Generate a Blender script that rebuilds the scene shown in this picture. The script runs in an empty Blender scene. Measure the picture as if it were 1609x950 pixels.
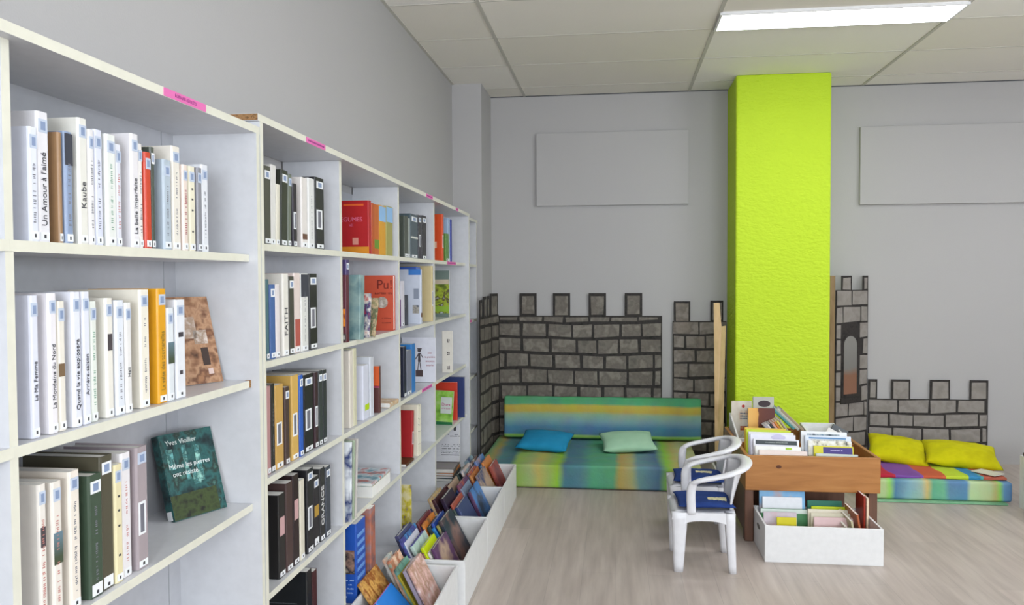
import bpy, bmesh, math, random
from mathutils import Vector, Matrix, noise
random.seed(11)
SC = bpy.context.scene
COL = SC.collection

# ------------------------------------------------------------------ camera
cam_d = bpy.data.cameras.new('camera')
cam_d.sensor_width = 36.0
cam_d.lens = 1270.7 / 1609 * 36.0
cam_d.clip_start = 0.05
cam = bpy.data.objects.new('camera', cam_d)
COL.objects.link(cam)
_p, _y, _r = -.0305, .1267, -.0044
_F = Vector((-math.sin(_y) * math.cos(_p), math.cos(_y) * math.cos(_p), math.sin(_p)))
_R = Vector((math.cos(_y), math.sin(_y), 0)); _U = _R.cross(_F)
_R2 = _R * math.cos(_r) + _U * math.sin(_r); _U2 = -_R * math.sin(_r) + _U * math.cos(_r)
_m = Matrix((_R2, _U2, -_F)).transposed().to_4x4()
_m.translation = Vector((0, 0, 1.32))
cam.matrix_world = _m
SC.camera = cam

# ------------------------------------------------------------------ view, world, lights
SC.view_settings.view_transform = 'Standard'
SC.view_settings.look = 'None'
SC.view_settings.gamma = 1.0
SC.view_settings.use_curve_mapping = False
SC.view_settings.exposure = .96
LAMP_STRENGTH = 8.5
SKY_AREA = 46.0
WIN_AREA = 75.0

world = bpy.data.worlds.new('world'); SC.world = world
world.use_nodes = True
world.node_tree.nodes['Background'].inputs[0].default_value = (0.55, 0.68, 0.9, 1)
world.node_tree.nodes['Background'].inputs[1].default_value = 0.6

def area(name, loc, rot, sx, sy, power, color):
    l = bpy.data.lights.new(name, 'AREA'); l.shape = 'RECTANGLE'; l.size = sx; l.size_y = sy
    l.energy = power; l.color = color
    o = bpy.data.objects.new(name, l); COL.objects.link(o); o.location = loc; o.rotation_euler = rot
    return o
H = 2.668            # ceiling height
XL, XR, YF, YB = -1.127, 4.4, 6.02, -2.6
# daylight coming through the two windows behind the camera
area('daylight_window_left', (0.3, YB + .03, 1.55), (math.radians(128), 0, 0), 1.5, 1.2, WIN_AREA, (.88, .94, 1.0))
area('daylight_window_right', (2.7, YB + .03, 1.55), (math.radians(128), 0, 0), 1.5, 1.2, WIN_AREA * .7, (.88, .94, 1.0))

area('daylight_window_side', (XR - .02, 1.1, 1.55), (math.radians(118), 0, math.radians(90)), 2.8, 1.2, 42, (.88, .94, 1.0))

# ------------------------------------------------------------------ materials
def lin(h):
    if not isinstance(h, str): return tuple(h) + (1,)
    v = [int(h[i:i + 2], 16) / 255 for i in (0, 2, 4)]
    return tuple(c / 12.92 if c <= .04045 else ((c + .055) / 1.055) ** 2.4 for c in v) + (1,)

_mats = {}
def M(col, rough=.55, metal=0.0, spec=.4):
    key = (col, rough, metal, spec)
    if key in _mats: return _mats[key]
    m = bpy.data.materials.new('paint_' + (col if isinstance(col, str) else 'c')); m.use_nodes = True
    nt = m.node_tree; b = nt.nodes['Principled BSDF']
    b.inputs['Roughness'].default_value = rough; b.inputs['Metallic'].default_value = metal
    b.inputs['Specular IOR Level'].default_value = spec
    # tiny print-like tonal variation
    tc = nt.nodes.new('ShaderNodeTexCoord'); n = nt.nodes.new('ShaderNodeTexNoise'); n.inputs['Scale'].default_value = 35
    mx = nt.nodes.new('ShaderNodeMixRGB'); c = lin(col)
    mx.inputs[1].default_value = c
    mx.inputs[2].default_value = tuple(x * .86 for x in c[:3]) + (1,)
    nt.links.new(tc.outputs['Object'], n.inputs['Vector'])
    nt.links.new(n.outputs['Fac'], mx.inputs[0]); nt.links.new(mx.outputs[0], b.inputs['Base Color'])
    _mats[key] = m
    return m

def ramp_mat(name, stops, coord='Generated', axis='X', distort=0.0, dscale=6.0, rough=.8, constant=False, scale=1.0, bump=0.0, bscale=200, noise_drive=None, offset=0.0, blotch=0.0):
    """colour ramp driven by one axis of object coords, or by noise (noise_drive=scale)."""
    m = bpy.data.materials.new(name); m.use_nodes = True
    nt = m.node_tree; N = nt.nodes; Lk = nt.links; b = N['Principled BSDF']
    b.inputs['Roughness'].default_value = rough; b.inputs['Specular IOR Level'].default_value = .25
    tc = N.new('ShaderNodeTexCoord')
    cr = N.new('ShaderNodeValToRGB'); cr.color_ramp.interpolation = 'CONSTANT' if constant else 'LINEAR'
    els = cr.color_ramp.elements
    while len(els) < len(stops): els.new(.5)
    for e, (p, c) in zip(els, stops): e.position = p; e.color = lin(c)
    if noise_drive:
        n = N.new('ShaderNodeTexNoise'); n.inputs['Scale'].default_value = noise_drive; n.inputs['Detail'].default_value = 3
        Lk.new(tc.outputs['Object'], n.inputs['Vector'])
        mr = N.new('ShaderNodeMapRange'); mr.inputs['From Min'].default_value = .3; mr.inputs['From Max'].default_value = .7
        Lk.new(n.outputs['Fac'], mr.inputs['Value']); Lk.new(mr.outputs[0], cr.inputs[0])
    else:
        sp = N.new('ShaderNodeSeparateXYZ'); Lk.new(tc.outputs['Object'], sp.inputs[0])
        n = N.new('ShaderNodeTexNoise'); n.inputs['Scale'].default_value = dscale
        Lk.new(tc.outputs['Object'], n.inputs['Vector'])
        ma = N.new('ShaderNodeMath'); ma.operation = 'MULTIPLY_ADD'; ma.inputs[1].default_value = scale; ma.inputs[2].default_value = offset
        Lk.new(sp.outputs[axis], ma.inputs[0])
        mb = N.new('ShaderNodeMath'); mb.operation = 'MULTIPLY_ADD'; mb.inputs[1].default_value = distort
        Lk.new(n.outputs['Fac'], mb.inputs[0]); Lk.new(ma.outputs[0], mb.inputs[2]); Lk.new(mb.outputs[0], cr.inputs[0])
    if blotch:
        n2 = N.new('ShaderNodeTexNoise'); n2.inputs['Scale'].default_value = 9; n2.inputs['Detail'].default_value = 4
        Lk.new(tc.outputs['Object'], n2.inputs['Vector'])
        mx = N.new('ShaderNodeMixRGB'); mx.blend_type = 'SOFT_LIGHT'; mx.inputs[0].default_value = blotch
        Lk.new(cr.outputs[0], mx.inputs[1]); Lk.new(n2.outputs['Color'], mx.inputs[2]); Lk.new(mx.outputs[0], b.inputs['Base Color'])
    else:
        Lk.new(cr.outputs[0], b.inputs['Base Color'])
    if bump:
        n3 = N.new('ShaderNodeTexNoise'); n3.inputs['Scale'].default_value = bscale
        Lk.new(tc.outputs['Object'], n3.inputs['Vector'])
        bp = N.new('ShaderNodeBump'); bp.inputs['Strength'].default_value = bump; bp.inputs['Distance'].default_value = .01
        Lk.new(n3.outputs['Fac'], bp.inputs['Height']); Lk.new(bp.outputs[0], b.inputs['Normal'])
    return m

def wall_mat(name, c1, c2, bump=.15, scale=180, stretch=(1, 1, 1), rough=.85, dist=.003):
    m = bpy.data.materials.new(name); m.use_nodes = True
    nt = m.node_tree; N = nt.nodes; Lk = nt.links; b = N['Principled BSDF']
    b.inputs['Roughness'].default_value = rough; b.inputs['Specular IOR Level'].default_value = .2
    tc = N.new('ShaderNodeTexCoord'); mp = N.new('ShaderNodeMapping'); mp.inputs['Scale'].default_value = stretch
    Lk.new(tc.outputs['Object'], mp.inputs[0])
    n = N.new('ShaderNodeTexNoise'); n.inputs['Scale'].default_value = 1.3; n.inputs['Detail'].default_value = 5
    Lk.new(mp.outputs[0], n.inputs['Vector'])
    mx = N.new('ShaderNodeMixRGB'); mx.inputs[1].default_value = lin(c1); mx.inputs[2].default_value = lin(c2)
    Lk.new(n.outputs['Fac'], mx.inputs[0]); Lk.new(mx.outputs[0], b.inputs['Base Color'])
    n2 = N.new('ShaderNodeTexNoise'); n2.inputs['Scale'].default_value = scale; n2.inputs['Detail'].default_value = 3
    Lk.new(mp.outputs[0], n2.inputs['Vector'])
    bp = N.new('ShaderNodeBump'); bp.inputs['Strength'].default_value = bump; bp.inputs['Distance'].default_value = dist
    Lk.new(n2.outputs['Fac'], bp.inputs['Height']); Lk.new(bp.outputs[0], b.inputs['Normal'])
    return m

WALL = wall_mat('painted_wall', 'b3b1b0', 'aeacac')
LIME = wall_mat('lime_plaster', 'c0dc34', 'bad82c', bump=.8, scale=34, stretch=(1.0, 1.0, 2.0), rough=.6, dist=.010)
WHITE_LAM = M('d3d4d8', .28, 0, .5)
EDGE = M('dedccd', .4)
CHIP = ramp_mat('chipboard', [(0, '7a5a3c'), (.5, 'a07a52'), (1, '5c432c')], noise_drive=160)
PAGE = M('e4dfd0', .8)
PAGEW = M('ecebe6', .8)

def floor_mat():
    m = bpy.data.materials.new('grey_laminate_planks'); m.use_nodes = True
    nt = m.node_tree; N = nt.nodes; Lk = nt.links; b = N['Principled BSDF']
    b.inputs['Roughness'].default_value = .42; b.inputs['Specular IOR Level'].default_value = .45
    tc = N.new('ShaderNodeTexCoord')
    mp = N.new('ShaderNodeMapping'); mp.inputs['Rotation'].default_value = (0, 0, math.radians(90)); Lk.new(tc.outputs['Object'], mp.inputs[0])
    br = N.new('ShaderNodeTexBrick'); br.inputs['Scale'].default_value = 1.0
    br.inputs['Brick Width'].default_value = 1.2; br.inputs['Row Height'].default_value = .145
    br.inputs['Mortar Size'].default_value = .0012; br.inputs['Color1'].default_value = lin('baada4'); br.inputs['Color2'].default_value = lin('aba097')
    br.inputs['Mortar'].default_value = lin('958c84')
    Lk.new(mp.outputs[0], br.inputs['Vector'])
    mp2 = N.new('ShaderNodeMapping'); mp2.inputs['Scale'].default_value = (26, 2.2, 1); Lk.new(tc.outputs['Object'], mp2.inputs[0])
    n = N.new('ShaderNodeTexNoise'); n.inputs['Scale'].default_value = 1; n.inputs['Detail'].default_value = 6; Lk.new(mp2.outputs[0], n.inputs['Vector'])
    cr = N.new('ShaderNodeValToRGB'); e = cr.color_ramp.elements; e[0].position = .3; e[0].color = lin('948780'); e[1].position = .7; e[1].color = lin('c8bdb4')
    Lk.new(n.outputs['Fac'], cr.inputs[0])
    mx = N.new('ShaderNodeMixRGB'); mx.inputs[0].default_value = .45; Lk.new(br.outputs['Color'], mx.inputs[1]); Lk.new(cr.outputs[0], mx.inputs[2])
    Lk.new(mx.outputs[0], b.inputs['Base Color'])
    return m

def ceil_mat():
    m = bpy.data.materials.new('mineral_tiles'); m.use_nodes = True
    nt = m.node_tree; N = nt.nodes; Lk = nt.links; b = N['Principled BSDF']
    b.inputs['Roughness'].default_value = .95; b.inputs['Specular IOR Level'].default_value = .1
    tc = N.new('ShaderNodeTexCoord')
    mp = N.new('ShaderNodeMapping'); mp.inputs['Location'].default_value = (.666 / 1.2 + 3, -5.743 / .6 + 20, 0); mp.inputs['Scale'].default_value = (1 / 1.2, 1 / .6, 1)
    Lk.new(tc.outputs['Object'], mp.inputs[0])
    fl = N.new('ShaderNodeVectorMath'); fl.operation = 'FLOOR'; Lk.new(mp.outputs[0], fl.inputs[0])
    wn = N.new('ShaderNodeTexWhiteNoise'); wn.noise_dimensions = '3D'; Lk.new(fl.outputs[0], wn.inputs['Vector'])
    mx = N.new('ShaderNodeMixRGB'); mx.inputs[1].default_value = lin('f6f3ee'); mx.inputs[2].default_value = lin('ebe6dc')
    Lk.new(wn.outputs['Value'], mx.inputs[0]); Lk.new(mx.outputs[0], b.inputs['Base Color'])
    n2 = N.new('ShaderNodeTexNoise'); n2.inputs['Scale'].default_value = 120; Lk.new(tc.outputs['Object'], n2.inputs['Vector'])
    bp = N.new('ShaderNodeBump'); bp.inputs['Strength'].default_value = .3; bp.inputs['Distance'].default_value = .003
    Lk.new(n2.outputs['Fac'], bp.inputs['Height']); Lk.new(bp.outputs[0], b.inputs['Normal'])
    return m

def emis(name, col, s):
    m = bpy.data.materials.new(name); m.use_nodes = True
    b = m.node_tree.nodes['Principled BSDF']
    b.inputs['Base Color'].default_value = (.9, .9, .9, 1)
    b.inputs['Emission Color'].default_value = col; b.inputs['Emission Strength'].default_value = s
    return m

# ------------------------------------------------------------------ mesh helpers
def link(o, parent=None):
    COL.objects.link(o)
    if parent is not None: o.parent = parent
    return o
def obj(name, bm, mat, parent=None, smooth=False, loc=None):
    me = bpy.data.meshes.new(name); bm.normal_update(); bm.to_mesh(me); bm.free()
    if mat is not None:
        for mm in (mat if isinstance(mat, (list, tuple)) else [mat]): me.materials.append(mm)
    if smooth:
        for p in me.polygons: p.use_smooth = True
    o = bpy.data.objects.new(name, me); link(o, parent)
    if loc is not None: o.location = loc
    return o
def box(bm, x0, x1, y0, y1, z0, z1, mi=0):
    v = [bm.verts.new(p) for p in ((x0, y0, z0), (x1, y0, z0), (x1, y1, z0), (x0, y1, z0), (x0, y0, z1), (x1, y0, z1), (x1, y1, z1), (x0, y1, z1))]
    fs = []
    for f in ((0, 3, 2, 1), (4, 5, 6, 7), (0, 1, 5, 4), (1, 2, 6, 5), (2, 3, 7, 6), (3, 0, 4, 7)):
        fc = bm.faces.new([v[i] for i in f]); fc.material_index = mi; fs.append(fc)
    return v
def hexa(bm, pts, mi=0):
    v = [bm.verts.new(p) for p in pts]
    for f in ((0, 3, 2, 1), (4, 5, 6, 7), (0, 1, 5, 4), (1, 2, 6, 5), (2, 3, 7, 6), (3, 0, 4, 7)):
        bm.faces.new([v[i] for i in f]).material_index = mi
    return v
def bev(o, w=.003, seg=2, ang=40):
    m = o.modifiers.new('bevel', 'BEVEL'); m.width = w; m.segments = seg; m.limit_method = 'ANGLE'; m.angle_limit = math.radians(ang)
    return o
def boxobj(name, x0, x1, y0, y1, z0, z1, mat, parent=None, b=0.0):
    bm = bmesh.new(); box(bm, x0, x1, y0, y1, z0, z1)
    o = obj(name, bm, mat, parent)
    if b: bev(o, b)
    return o
def tag(o, label, cat, group=None):
    o['label'] = label; o['category'] = cat
    if group: o['group'] = group
    return o
def thing(name, label, cat, loc=(0, 0, 0), rz=0, group=None):
    o = bpy.data.objects.new(name, None); o.empty_display_size = .05; link(o); o.location = loc; o.rotation_euler = (0, 0, rz)
    return tag(o, label, cat, group)
def struct(o): o['kind'] = 'structure'; return o

def text(parent, s, size, mat, origin, xdir, ydir, name='title', align='LEFT', ext=.0002, aspect=1.0):
    cu = bpy.data.curves.new('t', 'FONT'); cu.body = s; cu.size = size; cu.extrude = ext; cu.align_x = align; cu.align_y = 'CENTER'
    t = bpy.data.objects.new('t', cu); COL.objects.link(t)
    bpy.context.view_layer.update()
    dg = bpy.context.evaluated_depsgraph_get()
    me = bpy.data.meshes.new_from_object(t.evaluated_get(dg)); me.materials.clear(); me.materials.append(mat)
    bpy.data.objects.remove(t); bpy.data.curves.remove(cu)
    x = Vector(xdir).normalized(); y = Vector(ydir).normalized(); z = x.cross(y)
    mt = Matrix((x * aspect, y, z)).transposed().to_4x4(); mt.translation = Vector(origin)
    me.transform(mt)
    o = bpy.data.objects.new(name, me); link(o, parent)
    return o

# ------------------------------------------------------------------ room shell
YJ = 5.58
o = struct(boxobj('floor', XL - .1, XR + .1, YB - .1, YF + .1, -.1, 0, floor_mat()))
o = struct(boxobj('ceiling', XL - .1, XR + .1, YB - .1, YF + .1, H, H + .1, ceil_mat()))
struct(boxobj('wall_left', XL - .1, XL, YB, YF, 0, H, WALL))
struct(boxobj('wall_back', XL - .1, XR + .1, YF, YF + .1, 0, H, WALL))
bm = bmesh.new()
box(bm, XR, XR + .1, YB, YF, 0, .9); box(bm, XR, XR + .1, YB, YF, 2.2, H); box(bm, XR, XR + .1, YB, -.4, .9, 2.2); box(bm, XR, XR + .1, 2.6, YF, .9, 2.2)
struct(obj('wall_right', bm, WALL))
bm = bmesh.new()
for a, b_, c, d in ((-.4, -.34, .9, 2.2), (2.54, 2.6, .9, 2.2), (-.34, 2.54, .9, .96), (-.34, 2.54, 2.14, 2.2), (.57, .63, .96, 2.14), (1.57, 1.63, .96, 2.14)): box(bm, XR + .02, XR + .08, a, b_, c, d)
struct(obj('window_3', bm, M('e8e8e8', .4)))
struct(boxobj('wall_column', XL, -.92, YJ, YF, 0, H, WALL))
p = struct(boxobj('wall_pillar', .806, 1.42, 5.6, YF, 0, H, LIME, b=.012))
# rear wall with two window openings
bm = bmesh.new()
wz0, wz1 = .95, 2.15
box(bm, XL, XR, YB - .1, YB, 0, wz0); box(bm, XL, XR, YB - .1, YB, wz1, H)
for a, b_ in ((XL, -.45), (1.05, 1.95), (3.45, XR)): box(bm, a, b_, YB - .1, YB, wz0, wz1)
struct(obj('wall_front', bm, WALL))
for n, xc in ((1, .3), (2, 2.7)):
    bm = bmesh.new()
    for a, b_, c, d in ((-.75, -.70, wz0, wz1), (.70, .75, wz0, wz1), (-.7, .7, wz0, wz0 + .05), (-.7, .7, wz1 - .05, wz1), (-.02, .02, wz0, wz1)):
        box(bm, xc + a, xc + b_, YB - .08, YB - .02, c, d)
    struct(obj('window_%d' % n, bm, M('e8e8e8', .4)))
# ceiling grid of T bars
bm = bmesh.new()
x = -.666
for i in range(-1, 5):
    xx = x + i * 1.2
    if XL < xx < XR: box(bm, xx - .010, xx + .010, YB, YF, H - .0035, H + .002)
for i in range(-14, 2):
    yy = 5.743 + i * .6
    if YB < yy < YF: box(bm, XL, XR, yy - .004, yy + .004, H - .002, H + .002)
box(bm, XL, XL + .018, YB, YF, H - .004, H + .002)
struct(obj('trim_1', bm, M('c9c6bd', .8)))
bm = bmesh.new()
box(bm, XL + .018, XR, YF - .006, YF, H - .006, H)
struct(obj('trim_2', bm, M('55565a', .8)))

# light panels set in the ceiling grid
LMAT = emis('lamp_diffuser_glow', (.93, .97, 1.0, 1), LAMP_STRENGTH)
def lamp(x0, y0, label):
    t = thing('ceiling_light', label, 'ceiling light', (x0 + .6, y0 + .14, H - .012), 0)
    bm = bmesh.new()
    for a, b_, c, d in ((-.6, .6, -.14, -.128), (-.6, .6, .128, .14), (-.6, -.588, -.128, .128), (.588, .6, -.128, .128)): box(bm, a, b_, c, d, -.004, .012)
    obj('frame', bm, M('e6e6e6', .5), t)
    boxobj('diffuser', -.588, .588, -.128, .128, -.002, .008, LMAT, t)
lamp(.534, 4.265, 'bright white rectangular light panel in the ceiling near the green pillar')
'' 
for i, (a, b_, l) in enumerate(((.534, 1.86, 'white light panel in the ceiling between the pillar lamp and the camera'), (2.934, 4.265, 'white light panel in the ceiling far to the right'), (2.934, 1.86, 'white light panel in the ceiling at right, outside the view'))): lamp(a, b_, l)

for lab, x0, x1, z0, z1 in (('pale grey acoustic panel on the back wall above the castle, left of pillar', -.578, .53, 1.85, 2.385), ('pale grey acoustic panel on the back wall, right of the green pillar', 1.716, 2.83, 1.825, 2.37)):
    o = boxobj('wall_panel', x0, x1, YF - .028, YF - .001, z0, z1, WALL, b=.002); tag(o, lab, 'wall panel')
ROWS = {
 'near_top': (1.382, [
  (1.197, 1.218, 0.184, 'dfe2ee', 'slim pale white paperback', 's t b'),
  (1.221, 1.249, 0.214, 'e4e2e6', 'tall white novel with dark title', "s T:Un Amour à l'aimé b"),
  (1.271, 1.281, 0.188, '9c7a58', 'tan brown paperback', 'b'),
  (1.285, 1.305, 0.192, '8b9bb8', 'grey blue paperback with dark top block', 'k t b'),
  (1.319, 1.344, 0.222, 'e2e0d8', 'tall thick white novel titled Kaube', 's T:Kaube K b'),
  (1.345, 1.361, 0.206, 'e6e4e4', 'narrow white novel', 's t b'),
  (1.365, 1.388, 0.210, 'dcdff0', 'bluish white novel', 's t b'),
  (1.395, 1.425, 0.207, 'e4e6e2', 'white novel with faint green title', 's g b'),
  (1.427, 1.445, 0.193, 'dfe0ea', 'short white novel with faint red title', 's r b'),
  (1.476, 1.501, 0.222, 'e4e1e4', 'wide white novel with large dark title', 's T:La balle imparfaite b'),
  (1.502, 1.518, 0.206, 'e8e4e0', 'narrow cream novel', 's t b'),
  (1.521, 1.543, 0.193, 'c8432c', 'bright red book', 's b'),
  (1.544, 1.558, 0.206, '4a5048', 'dark green and black book', 's b'),
  (1.589, 1.619, 0.188, 'b4c0cc', 'pale blue book', 's t b'),
  (1.626, 1.658, 0.222, 'e6e0d6', 'tall cream novel with pale cover', 's t b'),
  (1.663, 1.683, 0.187, 'e6d6cc', 'cream book with red lettered spine', 's R b'),
  (1.692, 1.719, 0.188, 'e8e2cc', 'ivory book with small black marks', 's d b'),
  (1.725, 1.745, 0.189, '8c8c94', 'grey and white book', 's b'),
  (1.747, 1.777, 0.199, 'e2e4ea', 'white book closing the row', 's t b'),
 ]),
 'near_middle': (1.062, [
  (1.193, 1.212, 0.232, 'dfe1ee', 'white novel lettered La Ma Femme', 's T:La Ma Femme b'),
  (1.234, 1.254, 0.235, 'e8e4e8', 'thick white novel with black title', 's T:La Mondaine du Nord b'),
  (1.257, 1.276, 0.221, 'e6e0d4', 'white book with small brown picture', 's p b'),
  (1.293, 1.315, 0.236, 'e2e4ee', 'tall white novel with blue title', 's T:Quand la vie explosera b'),
  (1.320, 1.341, 0.236, 'e0e2ee', 'tall white novel with pale red title', 's T:Arrière-saison b'),
  (1.346, 1.365, 0.218, 'e4e8e0', 'short white book with green mark', 's g b'),
  (1.389, 1.411, 0.223, 'e8e4da', 'cream novel with dark portrait', 's P b'),
  (1.416, 1.443, 0.218, 'e0e4ec', 'white book with small blue lettering', 's t b'),
  (1.445, 1.465, 0.213, 'e6e4e2', 'white book with slanted black lettering', 's T:Hall b'),
  (1.500, 1.532, 0.237, 'ece6d8', 'broad ivory novel', 's t b'),
  (1.560, 1.592, 0.238, 'dfa022', 'mustard yellow novel', 's T:La valse des tourterelles b'),
  (1.594, 1.620, 0.197, 'dfe4e8', 'white book with sky blue picture', 's q b'),
  (1.630, 1.669, 0.213, 'e4e6ec', 'white book with black butterfly mark', 's m b'),
 ]),
 'near_lower': (0.745, [
  (1.203, 1.222, 0.239, 'e8e2da', 'white novel with black silhouette', 's P r b'),
  (1.235, 1.259, 0.235, 'e6dfd6', 'cream novel with red title', 's q r b'),
  (1.279, 1.307, 0.242, 'ebe2d6', 'tall thick cream novel with small print', 's t b'),
  (1.326, 1.364, 0.223, '3f5040', 'dark green hardback', 's t B'),
  (1.364, 1.401, 0.249, '514d3e', 'tall olive brown hardback', 's o B'),
  (1.403, 1.427, 0.225, 'e4d9b0', 'pale yellow novel', 's d b'),
  (1.430, 1.460, 0.241, 'e6e2e4', 'tall white novel with red title', 's r b'),
  (1.473, 1.511, 0.243, 'a4989c', 'mauve grey hardback closing the row', 's c b'),
 ]),
 'mid1_top': (1.413, [
  (2.085, 2.129, 0.211, '4c4c46', 'black book at the left panel', 's b'),
  (2.131, 2.166, 0.221, 'dedcd8', 'leaning white book', 'b'),
  (2.170, 2.194, 0.171, 'ddd8c8', 'short cream book', 'b'),
  (2.198, 2.243, 0.216, '33362f', 'black leaning book with green tint', 's b'),
  (2.244, 2.269, 0.209, '6d7468', 'narrow grey green book', 's b'),
  (2.271, 2.300, 0.185, '2a2430', 'short near black book with barcode', 'c b'),
  (2.341, 2.387, 0.212, 'e2dcd8', 'thick white book with brown photo', 'x b'),
  (2.390, 2.442, 0.216, 'e2e2e0', 'plain white book', 't b'),
  (2.455, 2.531, 0.227, '26262a', 'black book with barcode sticker', 's c b'),
 ]),
 'mid1_second': (1.1, [
  (2.081, 2.101, 0.218, '4d7078', 'narrow teal book', 'b'),
  (2.105, 2.139, 0.204, '4767a0', 'royal blue book', 's b'),
  (2.143, 2.171, 0.204, 'e4dcdc', 'white book with pink foot', 'b'),
  (2.190, 2.230, 0.234, 'e6e2da', 'tall white book titled FAITH', 'T:FAITH Z b'),
  (2.235, 2.273, 0.226, '46443e', 'dark brown book', 's b'),
  (2.280, 2.327, 0.236, 'e2d2cc', 'white book with red lower half', 'V b'),
  (2.331, 2.387, 0.235, 'dcdcd8', 'white book with black top', 'k t b'),
  (2.394, 2.459, 0.235, '232426', 'wide black book closing the row', 's c b'),
 ]),
 'mid1_third': (0.787, [
  (2.079, 2.103, 0.241, 'b98c8c', 'dusty rose book', 'b'),
  (2.105, 2.130, 0.244, '2c2a28', 'black book with white lettering', 't b'),
  (2.136, 2.191, 0.236, 'c9a058', 'tan gold book with pale label', 'c b'),
  (2.195, 2.226, 0.223, '4a3834', 'dark patterned book', 's b'),
  (2.250, 2.301, 0.249, 'd2aa5c', 'tall tan book with barcode', 'c b'),
  (2.305, 2.333, 0.244, '2d5cb4', 'bright blue book', 's b'),
  (2.349, 2.424, 0.239, '1e1e22', 'broad black book with barcode', 's c b'),
  (2.428, 2.457, 0.238, '38222a', 'maroon black book', 'c b'),
  (2.460, 2.494, 0.239, '343a3c', 'dark slate book', 's b'),
  (2.499, 2.534, 0.237, '2e3236', 'dark grey book closing the row', 's b'),
 ]),
 'mid1_fourth': (0.476, [
  (2.145, 2.191, 0.237, '201e1e', 'black thick book with barcode cover', 'n b'),
  (2.196, 2.242, 0.257, '4a3634', 'dark brown book', 'b'),
  (2.249, 2.292, 0.267, '2a1c1e', 'black book with pink label', 'n b'),
  (2.297, 2.331, 0.241, 'd8d2c0', 'cream book', 'b'),
  (2.353, 2.406, 0.258, '222226', 'tall black book with barcode', 's c b'),
  (2.416, 2.462, 0.220, '26242a', 'black book with gold square', 's o B'),
  (2.468, 2.510, 0.235, '2c2c2e', 'black book with white vertical title', 'T:GRANGE W b'),
  (2.516, 2.560, 0.229, '3e444e', 'slate blue book closing the row', 's b'),
 ]),
 'mid2_top': (1.413, [
  (3.046, 3.082, 0.198, 'b8501c', 'rust orange book beside the red cookbook', ''),
  (3.084, 3.152, 0.198, 'c4641c', 'orange picture book', 'l'),
  (3.155, 3.248, 0.201, 'd89a1e', 'golden yellow book with light blue top', 'Q'),
  (3.253, 3.346, 0.206, 'a09a50', 'mottled yellow green book with light blue top', 'Q'),
 ]),
 'mid3_top': (1.413, [
  (3.533, 3.602, 0.186, '4a5048', 'grey green book', 'b'),
  (3.606, 3.647, 0.181, 'a8b0ac', 'pale grey book', 'b'),
  (3.663, 3.796, 0.206, '4c5a62', 'slate blue book with white band', 's w b'),
  (3.804, 3.863, 0.210, '32303a', 'black book', 's c'),
  (3.872, 3.960, 0.214, '2c2a30', 'near black book', 's b'),
 ]),
 'mid4_top': (1.413, [
  (4.434, 4.507, 0.155, '5c8a3c', 'short green book', 'b'),
  (4.512, 4.559, 0.246, '9cb4d0', 'light blue thin book', 'b'),
  (4.573, 4.616, 0.243, '34409c', 'thin indigo blue book', ''),
 ]),
 'mid2_third': (0.787, [
  (2.769, 2.807, 0.276, 'dcd4c8', 'thin white album', ''),
  (2.809, 2.846, 0.280, 'd4d0b4', 'tall pale green album', ''),
  (2.922, 2.995, 0.206, 'd8dae8', 'white book with lime mark', 'L'),
  (3.002, 3.047, 0.230, 'cfd2da', 'pale grey lilac book', ''),
 ]),
 'mid3_second': (1.1, [
  (3.526, 3.569, 0.286, '3a58b4', 'tall bright blue book', 'k'),
  (3.573, 3.596, 0.122, '6a3078', 'purple thin book', ''),
  (3.599, 3.661, 0.207, 'd4d0d8', 'white lilac book', 'b'),
  (3.672, 3.722, 0.141, '262834', 'short navy black book', ''),
  (3.900, 3.972, 0.276, '4a6cc0', 'blue book', 'b'),
  (3.976, 4.009, 0.265, '5a3040', 'thin maroon book', 'b'),
 ]),
 'mid3_third': (0.787, [
  (3.511, 3.556, 0.226, '24283c', 'navy black book', 'b'),
  (3.559, 3.649, 0.203, '7c8090', 'grey book', 'b'),
  (3.653, 3.722, 0.226, '2f78bc', 'tall bright blue album', ''),
 ]),
 'mid4_third': (0.476, [
 ]),
}
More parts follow.
